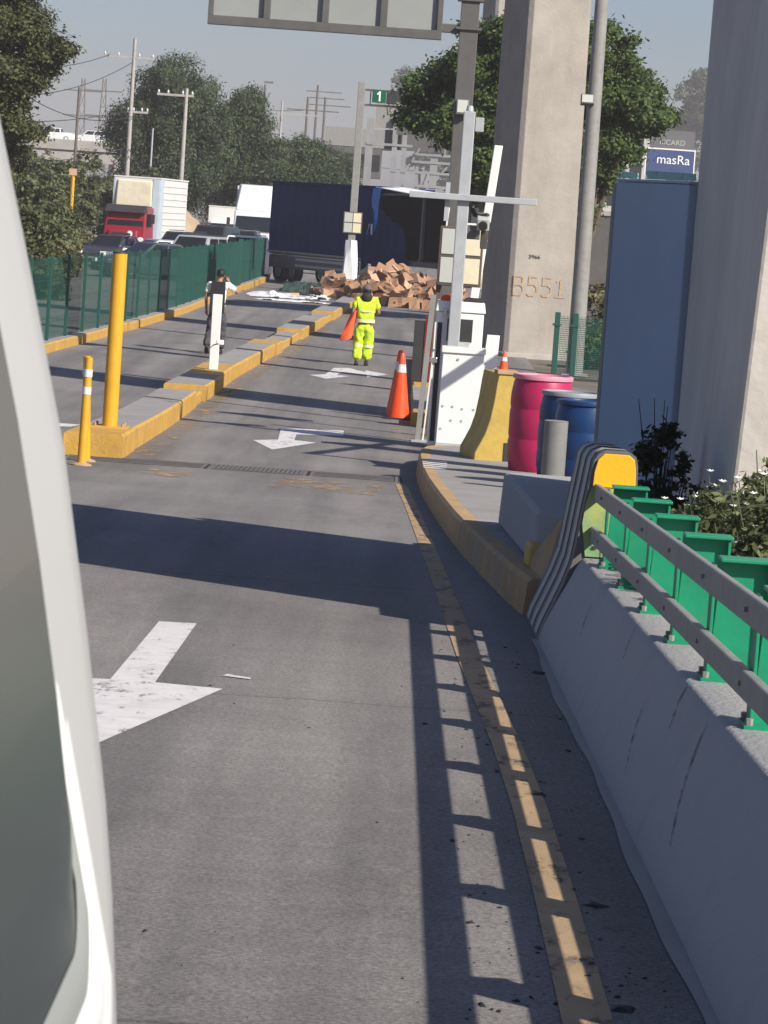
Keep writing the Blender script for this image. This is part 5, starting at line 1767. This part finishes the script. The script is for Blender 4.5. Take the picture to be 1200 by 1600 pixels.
def figure(t, J, skinm, top, pants, shoe, bulk=1.0, sleeve='short'):
    """J: joints in local axes (faces +y). One continuous skin body, then clothing over it."""
    V = lambda k: J[k]
    pel, wai, che, nek, hed = V('pelvis'), V('waist'), V('chest'), V('neck'), V('head')
    crown = (hed[0], hed[1] + .005, hed[2] + .075)
    ch = [[(*pel, .10, .08), (*wai, .10, .07), (*che, .12, .085), (*nek, .052), (hed[0], hed[1] + .012, hed[2] - .06, .062, .068), (*hed, .078, .088), (*crown, .062, .07)]]
    for s in ('l', 'r'):
        ch.append([(*che, .12, .085), (*V('sh' + s), .052), (*V('el' + s), .038), (*V('wr' + s), .026)])
        sg = -1 if s == 'l' else 1
        wv, ev = Vector(V('wr' + s)), Vector(V('el' + s))
        ch += hand(V('wr' + s), wv - ev, J.get('hu' + s, (sg, 0, 0)), J.get('hc' + s, .6), 1.0, J.get('hs' + s, 1))
        ch.append([(*pel, .10, .08), (*V('hp' + s), .078), (*V('kn' + s), .052), (*V('an' + s), .036), (V('an' + s)[0], V('an' + s)[1] + .03, V('an' + s)[2] - .035, .036)])
    skin('body', ch, skinm, t)
    B = bulk
    sh = [[(pel[0], pel[1], pel[2] - .02, .165 * B, .115 * B), (*wai, .160 * B, .115 * B), (*che, .168 * B, .12 * B), (nek[0], nek[1], nek[2] - .045, .075, .065)]]
    for s in ('l', 'r'):
        S_, E_, W_ = Vector(V('sh' + s)), Vector(V('el' + s)), Vector(V('wr' + s))
        if sleeve == 'short':
            q = S_ + (E_ - S_) * .72
            sh.append([(*che, .168 * B, .12 * B), (*S_, .078), (*q, .068)])
        else:
            q = E_ + (W_ - E_) * .9
            sh.append([(*che, .168 * B, .12 * B), (*S_, .08), (*E_, .062), (*q, .046)])
    top_o = skin('jacket', sh, top, t, 3, .05)
    tr = [[(pel[0], pel[1], pel[2] + .05, .155 * B, .11 * B), (pel[0], pel[1], pel[2] - .05, .15 * B, .11 * B)]]
    for s in ('l', 'r'):
        A_ = V('an' + s)
        tr.append([(pel[0], pel[1], pel[2] - .05, .15 * B, .11 * B), (*V('hp' + s), .105 * B), (*V('kn' + s), .092 * B), (A_[0], A_[1], A_[2] + .0, .088 * B)])
    tr_o = skin('trousers', tr, pants, t, 3, .06)
    for s in ('l', 'r'):
        A_ = V('an' + s)
        tp = J.get('toe' + s, 0.0)
        b = MB()
        c, si = math.cos(tp), math.sin(tp)
        def P(x, y, z): return (A_[0] + x, A_[1] + y * c + z * si, A_[2] - .09 + .0 - y * si + z * c)
        b.loft([[P(-.035, -.09, 0), P(.035, -.09, 0), P(.03, -.08, .085), P(-.03, -.08, .085)],
                [P(-.045, .0, 0), P(.045, .0, 0), P(.038, .02, .095), P(-.038, .02, .095)],
                [P(-.05, .10, 0), P(.05, .10, 0), P(.04, .10, .06), P(-.04, .10, .06)],
                [P(-.03, .17, .005), P(.03, .17, .005), P(.025, .16, .035), P(-.025, .16, .035)]])
        b.build('shoe', shoe, t, bevel=.012, smooth=True)
    return top_o, tr_o


# road worker walking away, seen from behind
t = thing('person', 'road worker in yellow-green high-visibility clothes walking away with an orange flag', 'person', at(-.655, 65.5), R(4))
J = dict(pelvis=(0, 0, .86), waist=(0, -.02, 1.02), chest=(0, -.01, 1.24), neck=(0, .03, 1.41), head=(0.01, .07, 1.52),
         shl=(-.19, -.0, 1.335), ell=(-.27, -.03, 1.08), wrl=(-.20, .16, .97), shr=(.19, .0, 1.335), elr=(.275, .0, 1.09), wrr=(.16, .18, 1.05),
         hpl=(-.10, 0, .80), knl=(-.115, .04, .46), anl=(-.125, -.05, .10), hpr=(.10, 0, .80), knr=(.10, .08, .45), anr=(.085, .10, .10), toel=.15)
tp, tr_ = figure(t, J, MT['skin'], MT['hivis'], MT['hivis'], MT['shoe'], 1.16)
hd = J['head']
head_parts(t, hd, MT['skin'], MT['hair'])
b = MB()
sphere(b, (hd[0], hd[1] - .005, hd[2] + .045), (.098, .112, .095), 18, 8, .02, 1.0)
b.hull([(hd[0] - .08, hd[1] + .08, hd[2] + .045), (hd[0] + .08, hd[1] + .08, hd[2] + .045), (hd[0] + .06, hd[1] + .19, hd[2] + .035), (hd[0] - .06, hd[1] + .19, hd[2] + .035),
        (hd[0] - .08, hd[1] + .08, hd[2] + .06), (hd[0] + .08, hd[1] + .08, hd[2] + .06), (hd[0] + .06, hd[1] + .19, hd[2] + .045), (hd[0] - .06, hd[1] + .19, hd[2] + .045)])
b.build('cap', MT['cap'], t, smooth=True)
b = MB()
sphere(b, (0, -.05, 1.40), (.115, .085, .11), 14, 8, -.9, .9)
b.build('dark_hood', MT['vest'], t, smooth=True)


def band(t, c, rx, ry, h, m, name='reflective_band', tilt=(0, 0)):
    n = 28
    secs = []
    for z in (-h / 2, h / 2):
        secs.append([(c[0] + rx * math.cos(2 * math.pi * k / n) + tilt[0] * z, c[1] + ry * math.sin(2 * math.pi * k / n) + tilt[1] * z, c[2] + z) for k in range(n)])
    return MB().loft(secs, caps=False).build(name, m, t, smooth=True)


band(t, (0, -.01, .925), .197, .146, .07, MT['hiband'])
band(t, (0, -.015, 1.12), .197, .146, .03, MT['hiband'])
for (k, a) in (('l', 0), ('r', 0)):
    kn, an = Vector(J['kn' + k]), Vector(J['an' + k])
    q = kn + (an - kn) * .12
    band(t, q, .110, .110, .06, MT['hiband'])
# the flag hanging from the left hand
fl = thing('signal_flag', 'orange cloth signal flag held in the left hand of the road worker', 'flag', at(-.655, 65.5), R(4))
hx, hy, hz = -.185, .225, .93
MB().tube([(hx + .03, hy + .06, hz + .13), (hx, hy, hz), (hx - .03, hy - .06, hz - .13), (hx - .11, hy - .2, hz - .42)], .011, 8).build('flag_stick', MT['bark'], fl)
secs = []
for i in range(12):
    q = i / 11
    cx, cz = -.235 - .155 * q, 1.10 - .60 * q
    wv = .055 + .075 * q
    secs.append([(cx - wv, .02 - .12 * q + .03 * math.sin(q * 7), cz - .02), (cx - wv * .3, -.06 - .12 * q + .03 * math.sin(q * 9 + 1), cz), (cx + wv * .4, -.08 - .1 * q - .03 * math.sin(q * 8), cz + .02), (cx + wv, -.02 - .1 * q, cz + .05)])
o = MB().loft(secs, closed=False).build('flag_cloth', MT['flag'], fl, smooth=True, fix=False)
sl = o.modifiers.new('solid', 'SOLIDIFY'); sl.thickness = .006
ss_ = o.modifiers.new('sub', 'SUBSURF'); ss_.levels = ss_.render_levels = 2

# guard walking away with a phone at the right ear
t = thing('person', 'guard in a black vest and white shirt walking away with a phone at the ear', 'person', at(-3.72, 66.2), R(-4))
J = dict(pelvis=(0, 0, .93), waist=(0, -.01, 1.09), chest=(0, .0, 1.33), neck=(0, .03, 1.52), head=(.015, .06, 1.63),
         shl=(-.20, 0, 1.44), ell=(-.25, -.05, 1.16), wrl=(-.235, .0, .91), shr=(.20, 0, 1.44), elr=(.40, .05, 1.27), wrr=(.19, .08, 1.50),
         hpl=(-.095, 0, .87), knl=(-.125, .04, .50), anl=(-.155, -.20, .16), hpr=(.095, 0, .87), knr=(.10, .10, .50), anr=(.085, .12, .10), toel=.75, hcl=.8, hcr=.9, hur=(.3, -1, 0))
figure(t, J, MT['skin'], MT['shirt'], MT['trouser'], MT['shoe'], 1.04)
head_parts(t, J['head'], MT['skin'], MT['hair'])
b = MB()
hd = J['head']
sphere(b, (hd[0], hd[1] - .005, hd[2] + .045), (.092, .106, .085), 18, 8, .0, 1.0)
b.build('cap', MT['hair'], t, smooth=True)
skin('vest', [[(0, 0, .90, .178, .125), (0, -.01, 1.09, .172, .128), (0, 0, 1.30, .182, .132), (0, 0, 1.45, .14, .105)]], MT['vest'], t)
MB().hull([(-.16, -.15, .84), (.16, -.15, .84), (.16, -.135, .84), (-.16, -.135, .84), (-.145, -.150, 1.50), (.145, -.150, 1.50), (.145, -.10, 1.50), (-.145, -.10, 1.50)]).build('vest_back', MT['vest'], t, bevel=.02)
ph = thing('mobile_phone', 'dark phone pressed to the ear of the walking guard', 'phone', at(-3.72, 66.2), R(-4))
MB().box((.115, .085, 1.60), (.012, .07, .14), 0, .2).build('phone_body', MT['black'], ph, bevel=.004)

# two people among the queue
t = thing('person', 'person in a maroon jacket bending beside the silver suv in the queue', 'person', at(-7.65, 136.5), R(120))
J = dict(pelvis=(0, -.1, .88), waist=(0, -.04, 1.04), chest=(0, .12, 1.24), neck=(0, .24, 1.38), head=(0, .32, 1.47),
         shl=(-.19, .14, 1.32), ell=(-.24, .26, 1.06), wrl=(-.18, .44, .92), shr=(.19, .14, 1.32), elr=(.24, .28, 1.06), wrr=(.18, .46, .94),
         hpl=(-.10, -.1, .83), knl=(-.11, .0, .46), anl=(-.11, -.05, .10), hpr=(.10, -.1, .83), knr=(.11, .02, .46), anr=(.11, .0, .10))
figure(t, J, MT['skin'], MT['maroon'], MT['trouser'], MT['shoe'], 1.1, 'long')
head_parts(t, J['head'], MT['skin'], MT['hair'])
sc_ = thing('motorcycle', 'small dark motorcycle waiting between the dark sedans and the red truck', 'motorcycle', at(-11.75, 138), R(170))
for y in (-.62, .62):
    b = MB()
    vs, fs = [], []
    n, r = 20, .3
    for q, o_ in ((r * .75, -.05), (r * .97, -.05), (r, 0), (r * .97, .05), (r * .75, .05)):
        for k in range(n):
            a = 2 * math.pi * k / n
            vs.append((o_, y + q * math.cos(a), r + q * math.sin(a)))
    for i in range(4):
        for k in range(n):
            fs.append((i * n + k, i * n + (k + 1) % n, (i + 1) * n + (k + 1) % n, (i + 1) * n + k))
    w2 = b.add(vs, fs).build('wheel', MT['tyre'], sc_, smooth=True)
    MB().tube([(-.04, y, r), (.04, y, r)], .06, 10).build('hub', MT['chrome'], w2)
MB().loft([[(-.08, -.7, .55), (.08, -.7, .55), (.06, -.7, .75), (-.06, -.7, .75)], [(-.14, -.1, .3), (.14, -.1, .3), (.13, -.1, .8), (-.13, -.1, .8)], [(-.13, .3, .3), (.13, .3, .3), (.12, .3, .9), (-.12, .3, .9)], [(-.06, .6, .6), (.06, .6, .6), (.05, .5, 1.0), (-.05, .5, 1.0)]]).build('frame', MT['darkcar'], sc_, bevel=.03, smooth=True)
MB().bx(-.13, .13, -.7, .05, .78, .86).build('seat', MT['black'], sc_, bevel=.03)
MB().tube([(-.34, .35, 1.02), (-.2, .45, 1.05), (.2, .45, 1.05), (.34, .35, 1.02)], .014, 8).build('handlebar', MT['chrome'], sc_)
MB().tube([(0, .58, .92), (0, .68, .92)], .08, 12).build('headlight', MT['lamp'], sc_)
for s in (-1, 1):
    MB().tube([(s * .07, .45, 1.0), (s * .07, .62, .3)], .022, 8).build('fork', MT['chrome'], sc_)
MB().tube([(.12, .0, .32), (.18, .15, .0)], .015, 6).build('side_stand', MT['dark'], sc_)
t = thing('person', 'motorcycle rider in dark clothes with a white helmet in the queue', 'person', at(-11.75, 138), R(170))
J = dict(pelvis=(0, -.22, .94), waist=(0, -.2, 1.08), chest=(0, -.12, 1.30), neck=(0, -.04, 1.46), head=(0, .0, 1.56),
         shl=(-.19, -.1, 1.38), ell=(-.30, .08, 1.16), wrl=(-.30, .30, 1.06), shr=(.19, -.1, 1.38), elr=(.30, .08, 1.16), wrr=(.30, .30, 1.06),
         hpl=(-.12, -.2, .92), knl=(-.24, .16, .62), anl=(-.22, -.02, .24), hpr=(.12, -.2, .92), knr=(.24, .16, .62), anr=(.22, -.02, .24))
figure(t, J, MT['skin'], MT['navycloth'], MT['trouser'], MT['shoe'], 1.05, 'long')
head_parts(t, J['head'], MT['skin'], MT['hair'])
b = MB()
sphere(b, (0, -.01, 1.585), (.125, .145, .145), 18, 10, -.55, 1.0)
b.build('helmet', MT['whitecar'], t, smooth=True)
MB().bx(-.085, .085, .115, .14, 1.54, 1.62).build('visor', MT['glass'], t, bevel=.01)

# ------------------------------------------------------------------ lane gantry with the number sign
t = thing('lane_gantry', 'grey steel lane gantry with a lit-green number 1 sign beyond the spilled boxes', 'gantry', (-1.96, 122.5, zr(122)))
MB().bx(-.14, .14, -.14, .14, 0, 8.1).build('column', MT['railgrey'], t, bevel=.02)
MB().lathe([(.46, 0), (.50, .05), (.47, .52), (.30, .56)], 18).build('base_collar', MT['yellow'], t)
# column wrapped in white sheet at its foot
secs = []
for i in range(8):
    q = i / 7
    z = .45 + 1.65 * q
    n = 16
    rr_ = .30 - .09 * q
    secs.append([(rr_ * (1 + .13 * math.sin(5 * a_ + 3 * q)) * math.cos(a_), rr_ * (1 + .13 * math.sin(5 * a_ + 3 * q)) * math.sin(a_), z) for a_ in [2 * math.pi * k / n for k in range(n)]])
MB().loft(secs).build('white_wrap', MT['litter'], t, smooth=True)
for z in (7.82, 7.25):
    MB().bx(.14, 6.4, -.05, .05, z - .04, z + .04).build('gantry_beam', MT['darksteel'], t)
for k in range(9):
    x = .35 + k * .72
    MB().bx(x - .02, x + .02, -.03, .03, 7.29, 7.78).build('gantry_web', MT['darksteel'], t)
s1 = MB().bx(.42, .94, -.16, -.06, 7.36, 7.84).build('number_sign', MT['signgreen'], t, bevel=.02)
GL['i'] = [[(.06, .74), (.30, 1), (.30, 0)]]
strokes('i', .60, 7.43, .34, 0, .06, MT['signtext'], s1, -.166)
MB().bx(.96, 2.6, -.16, -.06, 7.34, 7.84).build('dark_sign', MT['dark'], t, bevel=.02)
MB().bx(1.45, 2.55, -.10, -.04, 6.72, 7.2).build('dark_panel', MT['dark'], t)
MB().bx(1.42, 2.58, -.10, -.04, 6.22, 6.69).build('dark_panel', MT['darksteel'], t)
MB().tube([(1.0, -.1, 7.2), (1.05, -.1, 6.95), (1.3, -.1, 6.9), (1.5, -.1, 7.1)], .02, 6).build('cable', MT['dark'], t)
hs = MB().bx(-.36, .36, -.2, -.14, 2.36, 3.18).build('small_sign', MT['brownframe'], t, bevel=.01)
for (x0, x1, z0, z1) in ((-.32, -.01, 2.79, 3.14), (.02, .32, 2.79, 3.14), (-.32, -.01, 2.40, 2.75), (.02, .32, 2.40, 2.75)):
    MB().bx(x0, x1, -.215, -.20, z0, z1).build('sign_panel', MT['gpanel'] if x0 < 0 else MT['cream'], hs)

# ------------------------------------------------------------------ toll plaza far behind
t = thing('toll_plaza', 'hazy toll plaza building with a flat dark canopy far behind the navy trailer', 'building', (-6.0, 280, zr(280)))
MB().bx(-1.4, 4.6, 0, 8, 9.0, 10.6).build('canopy', MT['railgrey'], t)
MB().bx(-1.0, 3.6, -.05, 7, 6.4, 8.95).build('upper_wall', MT['darksteel'], t)
for x in (-.4, .8, 2.0, 3.0):
    MB().bx(x - .35, x + .5, -.12, -.04, 7.0, 8.4).build('window', MT['glass'], t)
MB().bx(-2.6, -1.9, .5, 1.2, 0, 9).build('column', MT['bldg'], t)
MB().bx(-1.5, -.4, .2, 1.2, 0, 7.6).build('column', MT['white'], t)
MB().bx(-.2, 4.4, .1, 6, 0, 5.6).build('lower_wall', MT['bldg'], t)
MB().bx(-.3, 2.3, -.1, .0, 4.4, 5.4).build('railing', MT['brownframe'], t)
t = thing('steel_frame', 'tangle of pale steel gantry frames and posts behind the number sign', 'steel frame', (0, 215, zr(215)))
for (x, z, wd) in ((-2.7, 9.6, .5), (-1.0, 9.8, .34), (-.35, 9.0, .30), (1.7, 7.2, .5), (.6, 6.6, .2), (2.9, 7.0, .26)):
    MB().bx(x - wd / 2, x + wd / 2, -.15, .15, 0, z).build('steel_post', MT['framegrey'], t)
for (x0, x1, z) in ((-1.2, 3.6, 6.2), (.4, 4.8, 7.4), (.2, 4.6, 6.9), (-2.9, .2, 7.9), (-.3, 3.2, 5.3)):
    MB().bx(x0, x1, -.2, -.02, z - .08, z + .08).build('steel_beam', MT['framegrey'], t)
for (a_, c_) in (((1.7, 5.4), (3.0, 7.3)), ((.6, 4.6), (1.9, 6.2)), ((-.3, 6), (.7, 7.8)), ((2.4, 9.8), (2.4, 7.4))):
    MB().bar((a_[0], -.05, a_[1]), (c_[0], -.05, c_[1]), .10).build('brace', MT['framegrey'], t)
MB().bx(-2.4, 1.6, .3, .5, 9.0, 11.2).build('sign_back', MT['railgrey'], t)
MB().bx(-1.7, 3.8, .5, .7, 7.6, 8.9).build('sign_back', MT['darksteel'], t)

# ------------------------------------------------------------------ utility poles and wires
def upole(label, x, y, h, arms, m='pole', r=.16, name='utility_pole'):
    t = thing(name, label, 'utility pole', at(x, y), 0, 'utility poles')
    MB().tube([(0, 0, -.3), (0, 0, h)], [r, r * .62], 10).build('pole_shaft', MT[m], t, smooth=True)
    for z, wd, off in arms:
        a_ = MB().bx(-wd / 2 + off, wd / 2 + off, -.07, .07, z - .06, z + .06).build('crossarm', MT[m], t)
        for q in ((-.46, -.2, .2, .46) if y < 250 else ()):
            MB().lathe([(.05, 0), (.07, .08), (.03, .2)], 8, (q * wd + off, 0, z + .06)).build('insulator', MT['insul'], a_)
    return t


upole('tall pale utility pole with insulated crossarms behind the red box truck', -16.2, 186, 12.3, [(11.2, 3.0, -.3), (8.1, 1.2, .4)])
upole('pale bare utility pole standing at the foot of the earth mound', -12.35, 176, 9.3, [(8.9, 2.0, -.6)])
upole('pale utility pole rising behind the left end of the navy trailer', -12.1, 300, 13.2, [(12.0, 5.4, .8)])
upole('short white pole just behind the navy trailer', -11.75, 330, 10.9, [], 'pole', .2)
upole('dark wooden utility pole with a crossarm beyond the pale poles', -11.2, 345, 15.3, [(13.9, 5.6, .6)], 'wpole', .2)
upole('dark wooden utility pole with twin crossarms, taller of the far pair', -12.0, 405, 19.0, [(18.2, 4.5, .8), (17.4, 4.5, 1.2)], 'wpole', .22)
upole('dark wooden utility pole with a single crossarm, lower of the far pair', -10.7, 395, 17.2, [(16.2, 5.2, .6)], 'wpole', .22)
upole('dark utility pole rising from the bushes before the overpass', -17.7, 171, 8.8, [], 'wpole', .10)
upole('thin pale post standing against the drooping trees', -14.7, 184, 7.2, [], 'greysteel', .08)
t = thing('street_lamp', 'distant single-arm street lamp above the drooping trees', 'street lamp', at(-19.3, 420))
MB().tube([(0, 0, 0), (0, 0, 19.2)], [.22, .14], 8).build('pole_shaft', MT['wpole'], t)
MB().box((.4, 0, 19.5), (1.2, .4, .25)).build('lamp_head', MT['wpole'], t)
for k, (x, h) in enumerate(((-49.8, 20.2), (-53.2, 20.0))):
    t = thing('power_pylon', 'lattice power pylon far behind the overpass', 'pylon', at(x, 520), 0, 'far pylons')
    b = MB()
    for s in (-1, 1):
        b.bar((s * 1.1, 0, 0), (s * .25, 0, h + 2), .16)
    for i in range(9):
        z0, z1 = i * (h + 2) / 9, (i + 1) * (h + 2) / 9
        w0, w1 = 1.1 - .85 * i / 9, 1.1 - .85 * (i + 1) / 9
        b.bar((-w0, 0, z0), (w1, 0, z1), .08)
        b.bar((w0, 0, z0), (-w1, 0, z1), .08)
    b.build('lattice', MT['wpole'], t)
    for z in (h - 8, h - 4, h):
        MB().bar((-3, 0, z), (3, 0, z), .2).build('crossarm', MT['wpole'], t)


def wire(label, a_, c_, sag, r=.022):
    a_, c_ = Vector(a_), Vector(c_)
    pts = []
    for i in range(17):
        q = i / 16
        p = a_.lerp(c_, q)
        p.z -= sag * 4 * q * (1 - q)
        pts.append(p)
    o = MB().tube(pts, r, 5).build('power_line', MT['wire'], smooth=True)
    return tag(o, label, 'power line', 'power lines')


g0 = zr(186)
wire('upper power line running from the olive tree to the tall pale pole', (-22, 150, g0 + 9.6), (-17.6, 186, g0 + 11.3), .9)
wire('second power line sagging from the olive tree to the tall pale pole', (-21, 150, g0 + 7.6), (-16.3, 186, g0 + 10.9), .9)
wire('low power line sagging from the bushes to the tall pale pole', (-22, 150, g0 + 6.4), (-16.2, 186, g0 + 8.2), .5)
wire('power line looping from the pole to the bank bushes', (-21, 150, g0 + 9.8), (-15.9, 186, g0 + 7.9), 1.5)
wire('power line strung from the tall pale pole to the bare pole', (-16.2, 186, g0 + 6.0), (-12.35, 176, g0 + 4.5), .8)
wire('lower power line strung from the tall pale pole to the bare pole', (-16.2, 186, g0 + 5.6), (-12.35, 176, g0 + 4.3), 1.1)
wire('low power line over the bank into the left bushes', (-21, 150, g0 + 4.9), (-16.2, 186, g0 + 6.1), .7)
wire('far power line between the dark wooden poles', (-22, 345, g0 + 13.8), (-11.2, 345, g0 + 13.9), .3, .03)
wire('far power line beyond the toll plaza canopy', (-11, 400, g0 + 9.9), (6, 400, g0 + 9.4), .5, .03)

t = thing('yellow_marker', 'yellow gas marker post with a small pink sign in the bushes', 'marker post', at(-14.85, 143))
MB().tube([(0, 0, 0), (0.02, 0, 4.0)], .085, 10).build('post', MT['yplain'], t, smooth=True)
MB().bx(-.16, .18, -.1, -.06, 3.95, 4.25).build('sign_plate', MT['card2'], t)

# ------------------------------------------------------------------ tar crumbs and leaves on the shoulder
rng = np.random.default_rng(9)
b = MB()
for i in range(260):
    y = 6.3 + 9 * rng.random() ** 1.6
    x = .25 + .5 * rng.random()
    if rng.random() < .15: x = -.9 + 1.4 * rng.random()
    s = .0025 + .007 * rng.random() ** 3
    if x < .2: s *= .7
    a_ = rng.random() * 6.28
    c, d = math.cos(a_), math.sin(a_)
    z = zr(y)
    P = lambda u_, v_, w_: (x + (u_ * c - v_ * d) * s, y + (u_ * d + v_ * c) * s * 1.5, z + .001 + w_ * s)
    b.hull([P(-1.4, -.6, 0), P(1.2, -.8, 0), P(1.3, .7, 0), P(-1, .8, 0), P(-.7, -.3, .5), P(.6, -.4, .4), P(.7, .3, .6), P(-.5, .4, .4)])
o = b.build('road_crumbs', MT['black'], fix=False)
tag(o, 'black tar crumbs scattered along the shoulder by the barrier', 'debris', kind='stuff')
for i, (x, y, s) in enumerate(((.56, 10.2, .026), (.62, 8.2, .024), (.74, 14.1, .03), (.60, 6.9, .026))):
    bb = MB().hull([(-s, -s, 0), (s * .9, -s * 1.4, 0), (s, s, 0), (-s * .8, s * 1.3, 0), (-s * .6, -s * .5, s * .3), (s * .3, -s * .8, s * .25), (s * .5, s * .5, s * .35), (-s * .4, s * .6, s * .2)])
    tag(bb.build('tar_lump', MT['black'], None, loc=(x, y, zr(y) + .001), rz=i), 'black lump of tar lying on the shoulder beside the barrier', 'tar lump', 'tar lumps on the shoulder')
# cement spill along the barrier foot
sheet('cement_spill', [(y, .765 + .010 * math.sin(y * 1.3) + .004 * math.sin(y * 4.7), .83) for y in [3 + .15 * i for i in range(86)]], MT['conc'], .005, None, road)

# ------------------------------------------------------------------ the white van the picture is taken from
t = thing('white_van', 'white van side with a raised window frame and dark tinted glass', 'van', (0, 0, 0))
g_ = 1.5      # road height by the van
def side_x(z):
    return lerp([(1.7, -.126), (2.40, -.127), (2.475, -.1315), (2.55, -.1387), (2.606, -.146), (2.70, -.162), (2.807, -.182), (2.915, -.2094), (3.0, -.232), (3.35, -.33), (3.52, -.46)], z)


ZS = [1.75, 2.0, 2.2, 2.40, 2.475, 2.55, 2.606, 2.65, 2.70, 2.75, 2.807, 2.86, 2.915, 3.0, 3.15, 3.3, 3.42, 3.5, 3.56]
secs = []
for y, q in ((-3.6, .1), (-3.5, .0), (-2, 0), (-.5, 0), (.8, 0), (1.6, 0), (1.76, .0), (1.815, .002), (1.83, .012), (1.845, .04), (1.855, .09)):
    s = [(side_x(z) - q, y, z) for z in ZS] + [(-.75, y, 3.60), (-1.5, y, 3.60)] + [(-2.2 - side_x(z) + q - .05, y, z) for z in reversed(ZS)]
    secs.append(s)
MB().loft(secs).build('body', MT['vanwhite'], t, smooth=True)
MB().hull([(-2.1, 1.83, 1.75), (-.2, 1.83, 1.75), (-.35, 2.7, 1.75), (-1.95, 2.7, 1.75), (-2.1, 1.83, 2.45), (-.25, 1.83, 2.45), (-.42, 2.6, 2.3), (-1.88, 2.6, 2.3)]).build('bonnet', MT['vanwhite'], t, bevel=.08)
MB().hull([(-1.9, 1.9, 2.5), (-.4, 1.9, 2.5), (-.4, 1.88, 2.5), (-1.9, 1.88, 2.5), (-1.8, 1.85, 3.4), (-.5, 1.85, 3.4), (-.5, 1.845, 3.4), (-1.8, 1.845, 3.4)]).build('windscreen', MT['vanglass'], t)


def window_path(y0, y1, z0, z1, rad, n=8):
    out = []
    for cy, cz, a0 in ((y1 - rad, z0 + rad, -90), (y1 - rad, z1 - rad, 0), (y0 + rad, z1 - rad, 90), (y0 + rad, z0 + rad, 180)):
        for i in range(n + 1):
            a_ = R(a0 + 90 * i / n)
            out.append((cy + rad * math.cos(a_), cz + rad * math.sin(a_)))
    return out


for (y0, y1) in ((.15, 1.64), (-1.5, .02), (-3.2, -1.65)):
    wp = window_path(y0, y1, 2.528, 3.30, .035)
    cy, cz = (y0 + y1) / 2, 2.92

    def ring(k, out_):
        """offset the outline inward by k metres and outward from the body by out_"""
        pts = []
        for (y, z) in wp:
            dy, dz = (y - cy), (z - cz)
            yy = cy + dy * (1 - k / abs((y1 - y0) / 2))
            zz = cz + dz * (1 - k / .378)
            pts.append((side_x(zz) + out_, yy, zz))
        return pts
    prof = [(-.060, .0005), (-.054, .003), (-.046, .0035), (-.040, .003), (-.034, .008), (-.022, .0115), (-.014, .0105), (-.008, .0085), (.002, .0105), (.010, .010), (.016, .006), (.020, .0035), (.034, .003), (.040, .001)]
    secs = [ring(k, o_) for k, o_ in prof]
    MB().loft(secs, caps=False).build('window_frame', MT['vanframe'], t, smooth=True)
    MB().loft([ring(.018, .005), ring(.026, .0065), ring(.036, .0062), ring(.044, .0032)], caps=False).build('window_seal', MT['vangrey'], t, smooth=True)
    gp = ring(.066, .003)
    b = MB()
    n = len(gp)
    c = (side_x(cz) + .003, cy, cz)
    nz_ = 10
    # glass as horizontal strips that follow the side of the body
    zs_ = [2.528 + .036 + (.755 - .072) * i / nz_ for i in range(nz_ + 1)]
    for i in range(nz_):
        a_, c_ = zs_[i], zs_[i + 1]
        b.add([(side_x(a_) + .003, y0 + .038, a_), (side_x(a_) + .003, y1 - .038, a_), (side_x(c_) + .003, y1 - .038, c_), (side_x(c_) + .003, y0 + .038, c_)], [(0, 1, 2, 3)])
    b.build('window_glass', MT['vanglass'], t, smooth=True)
for s in (-.30, -1.85):
    for y in (-2.5, 1.2):
        r, wd = .34, .22
        b = MB()
        vs, fs = [], []
        n = 20
        for q, o_ in ((r * .6, -wd / 2), (r * .96, -wd / 2), (r, 0), (r * .96, wd / 2), (r * .6, wd / 2)):
            for k in range(n):
                a_ = 2 * math.pi * k / n
                vs.append((s + o_ - .05, y + q * math.cos(a_), zr(y) + r + q * math.sin(a_)))
        for i in range(4):
            for k in range(n):
                fs.append((i * n + k, i * n + (k + 1) % n, (i + 1) * n + (k + 1) % n, (i + 1) * n + k))
        w2 = b.add(vs, fs).build('wheel', MT['tyre'], t, smooth=True)
        MB().tube([(s - .05 - .06, y, zr(y) + r), (s - .05 + .06, y, zr(y) + r)], .2, 14).build('rim', MT['rim'], w2)

# ------------------------------------------------------------------ haze
HZ = bpy.data.materials.new('pale_haze')
HZ.use_nodes = True
N, L = HZ.node_tree.nodes, HZ.node_tree.links
N.remove(N['Principled BSDF'])
pv = N.new('ShaderNodeVolumePrincipled')
pv.inputs['Color'].default_value = (.97, .915, .96, 1)
pv.inputs['Density'].default_value = .0004
pv.inputs['Anisotropy'].default_value = 0.0
L.new(pv.outputs[0], N['Material Output'].inputs['Volume'])
hz_ = MB().bx(-1540, 1540, -340, 1540, -1.4, 46).build('haze', HZ)
tag(hz_, 'thin pale haze over the whole road', 'haze', kind='stuff')
HZ.cycles.homogeneous_volume = True if hasattr(HZ.cycles, 'homogeneous_volume') else True
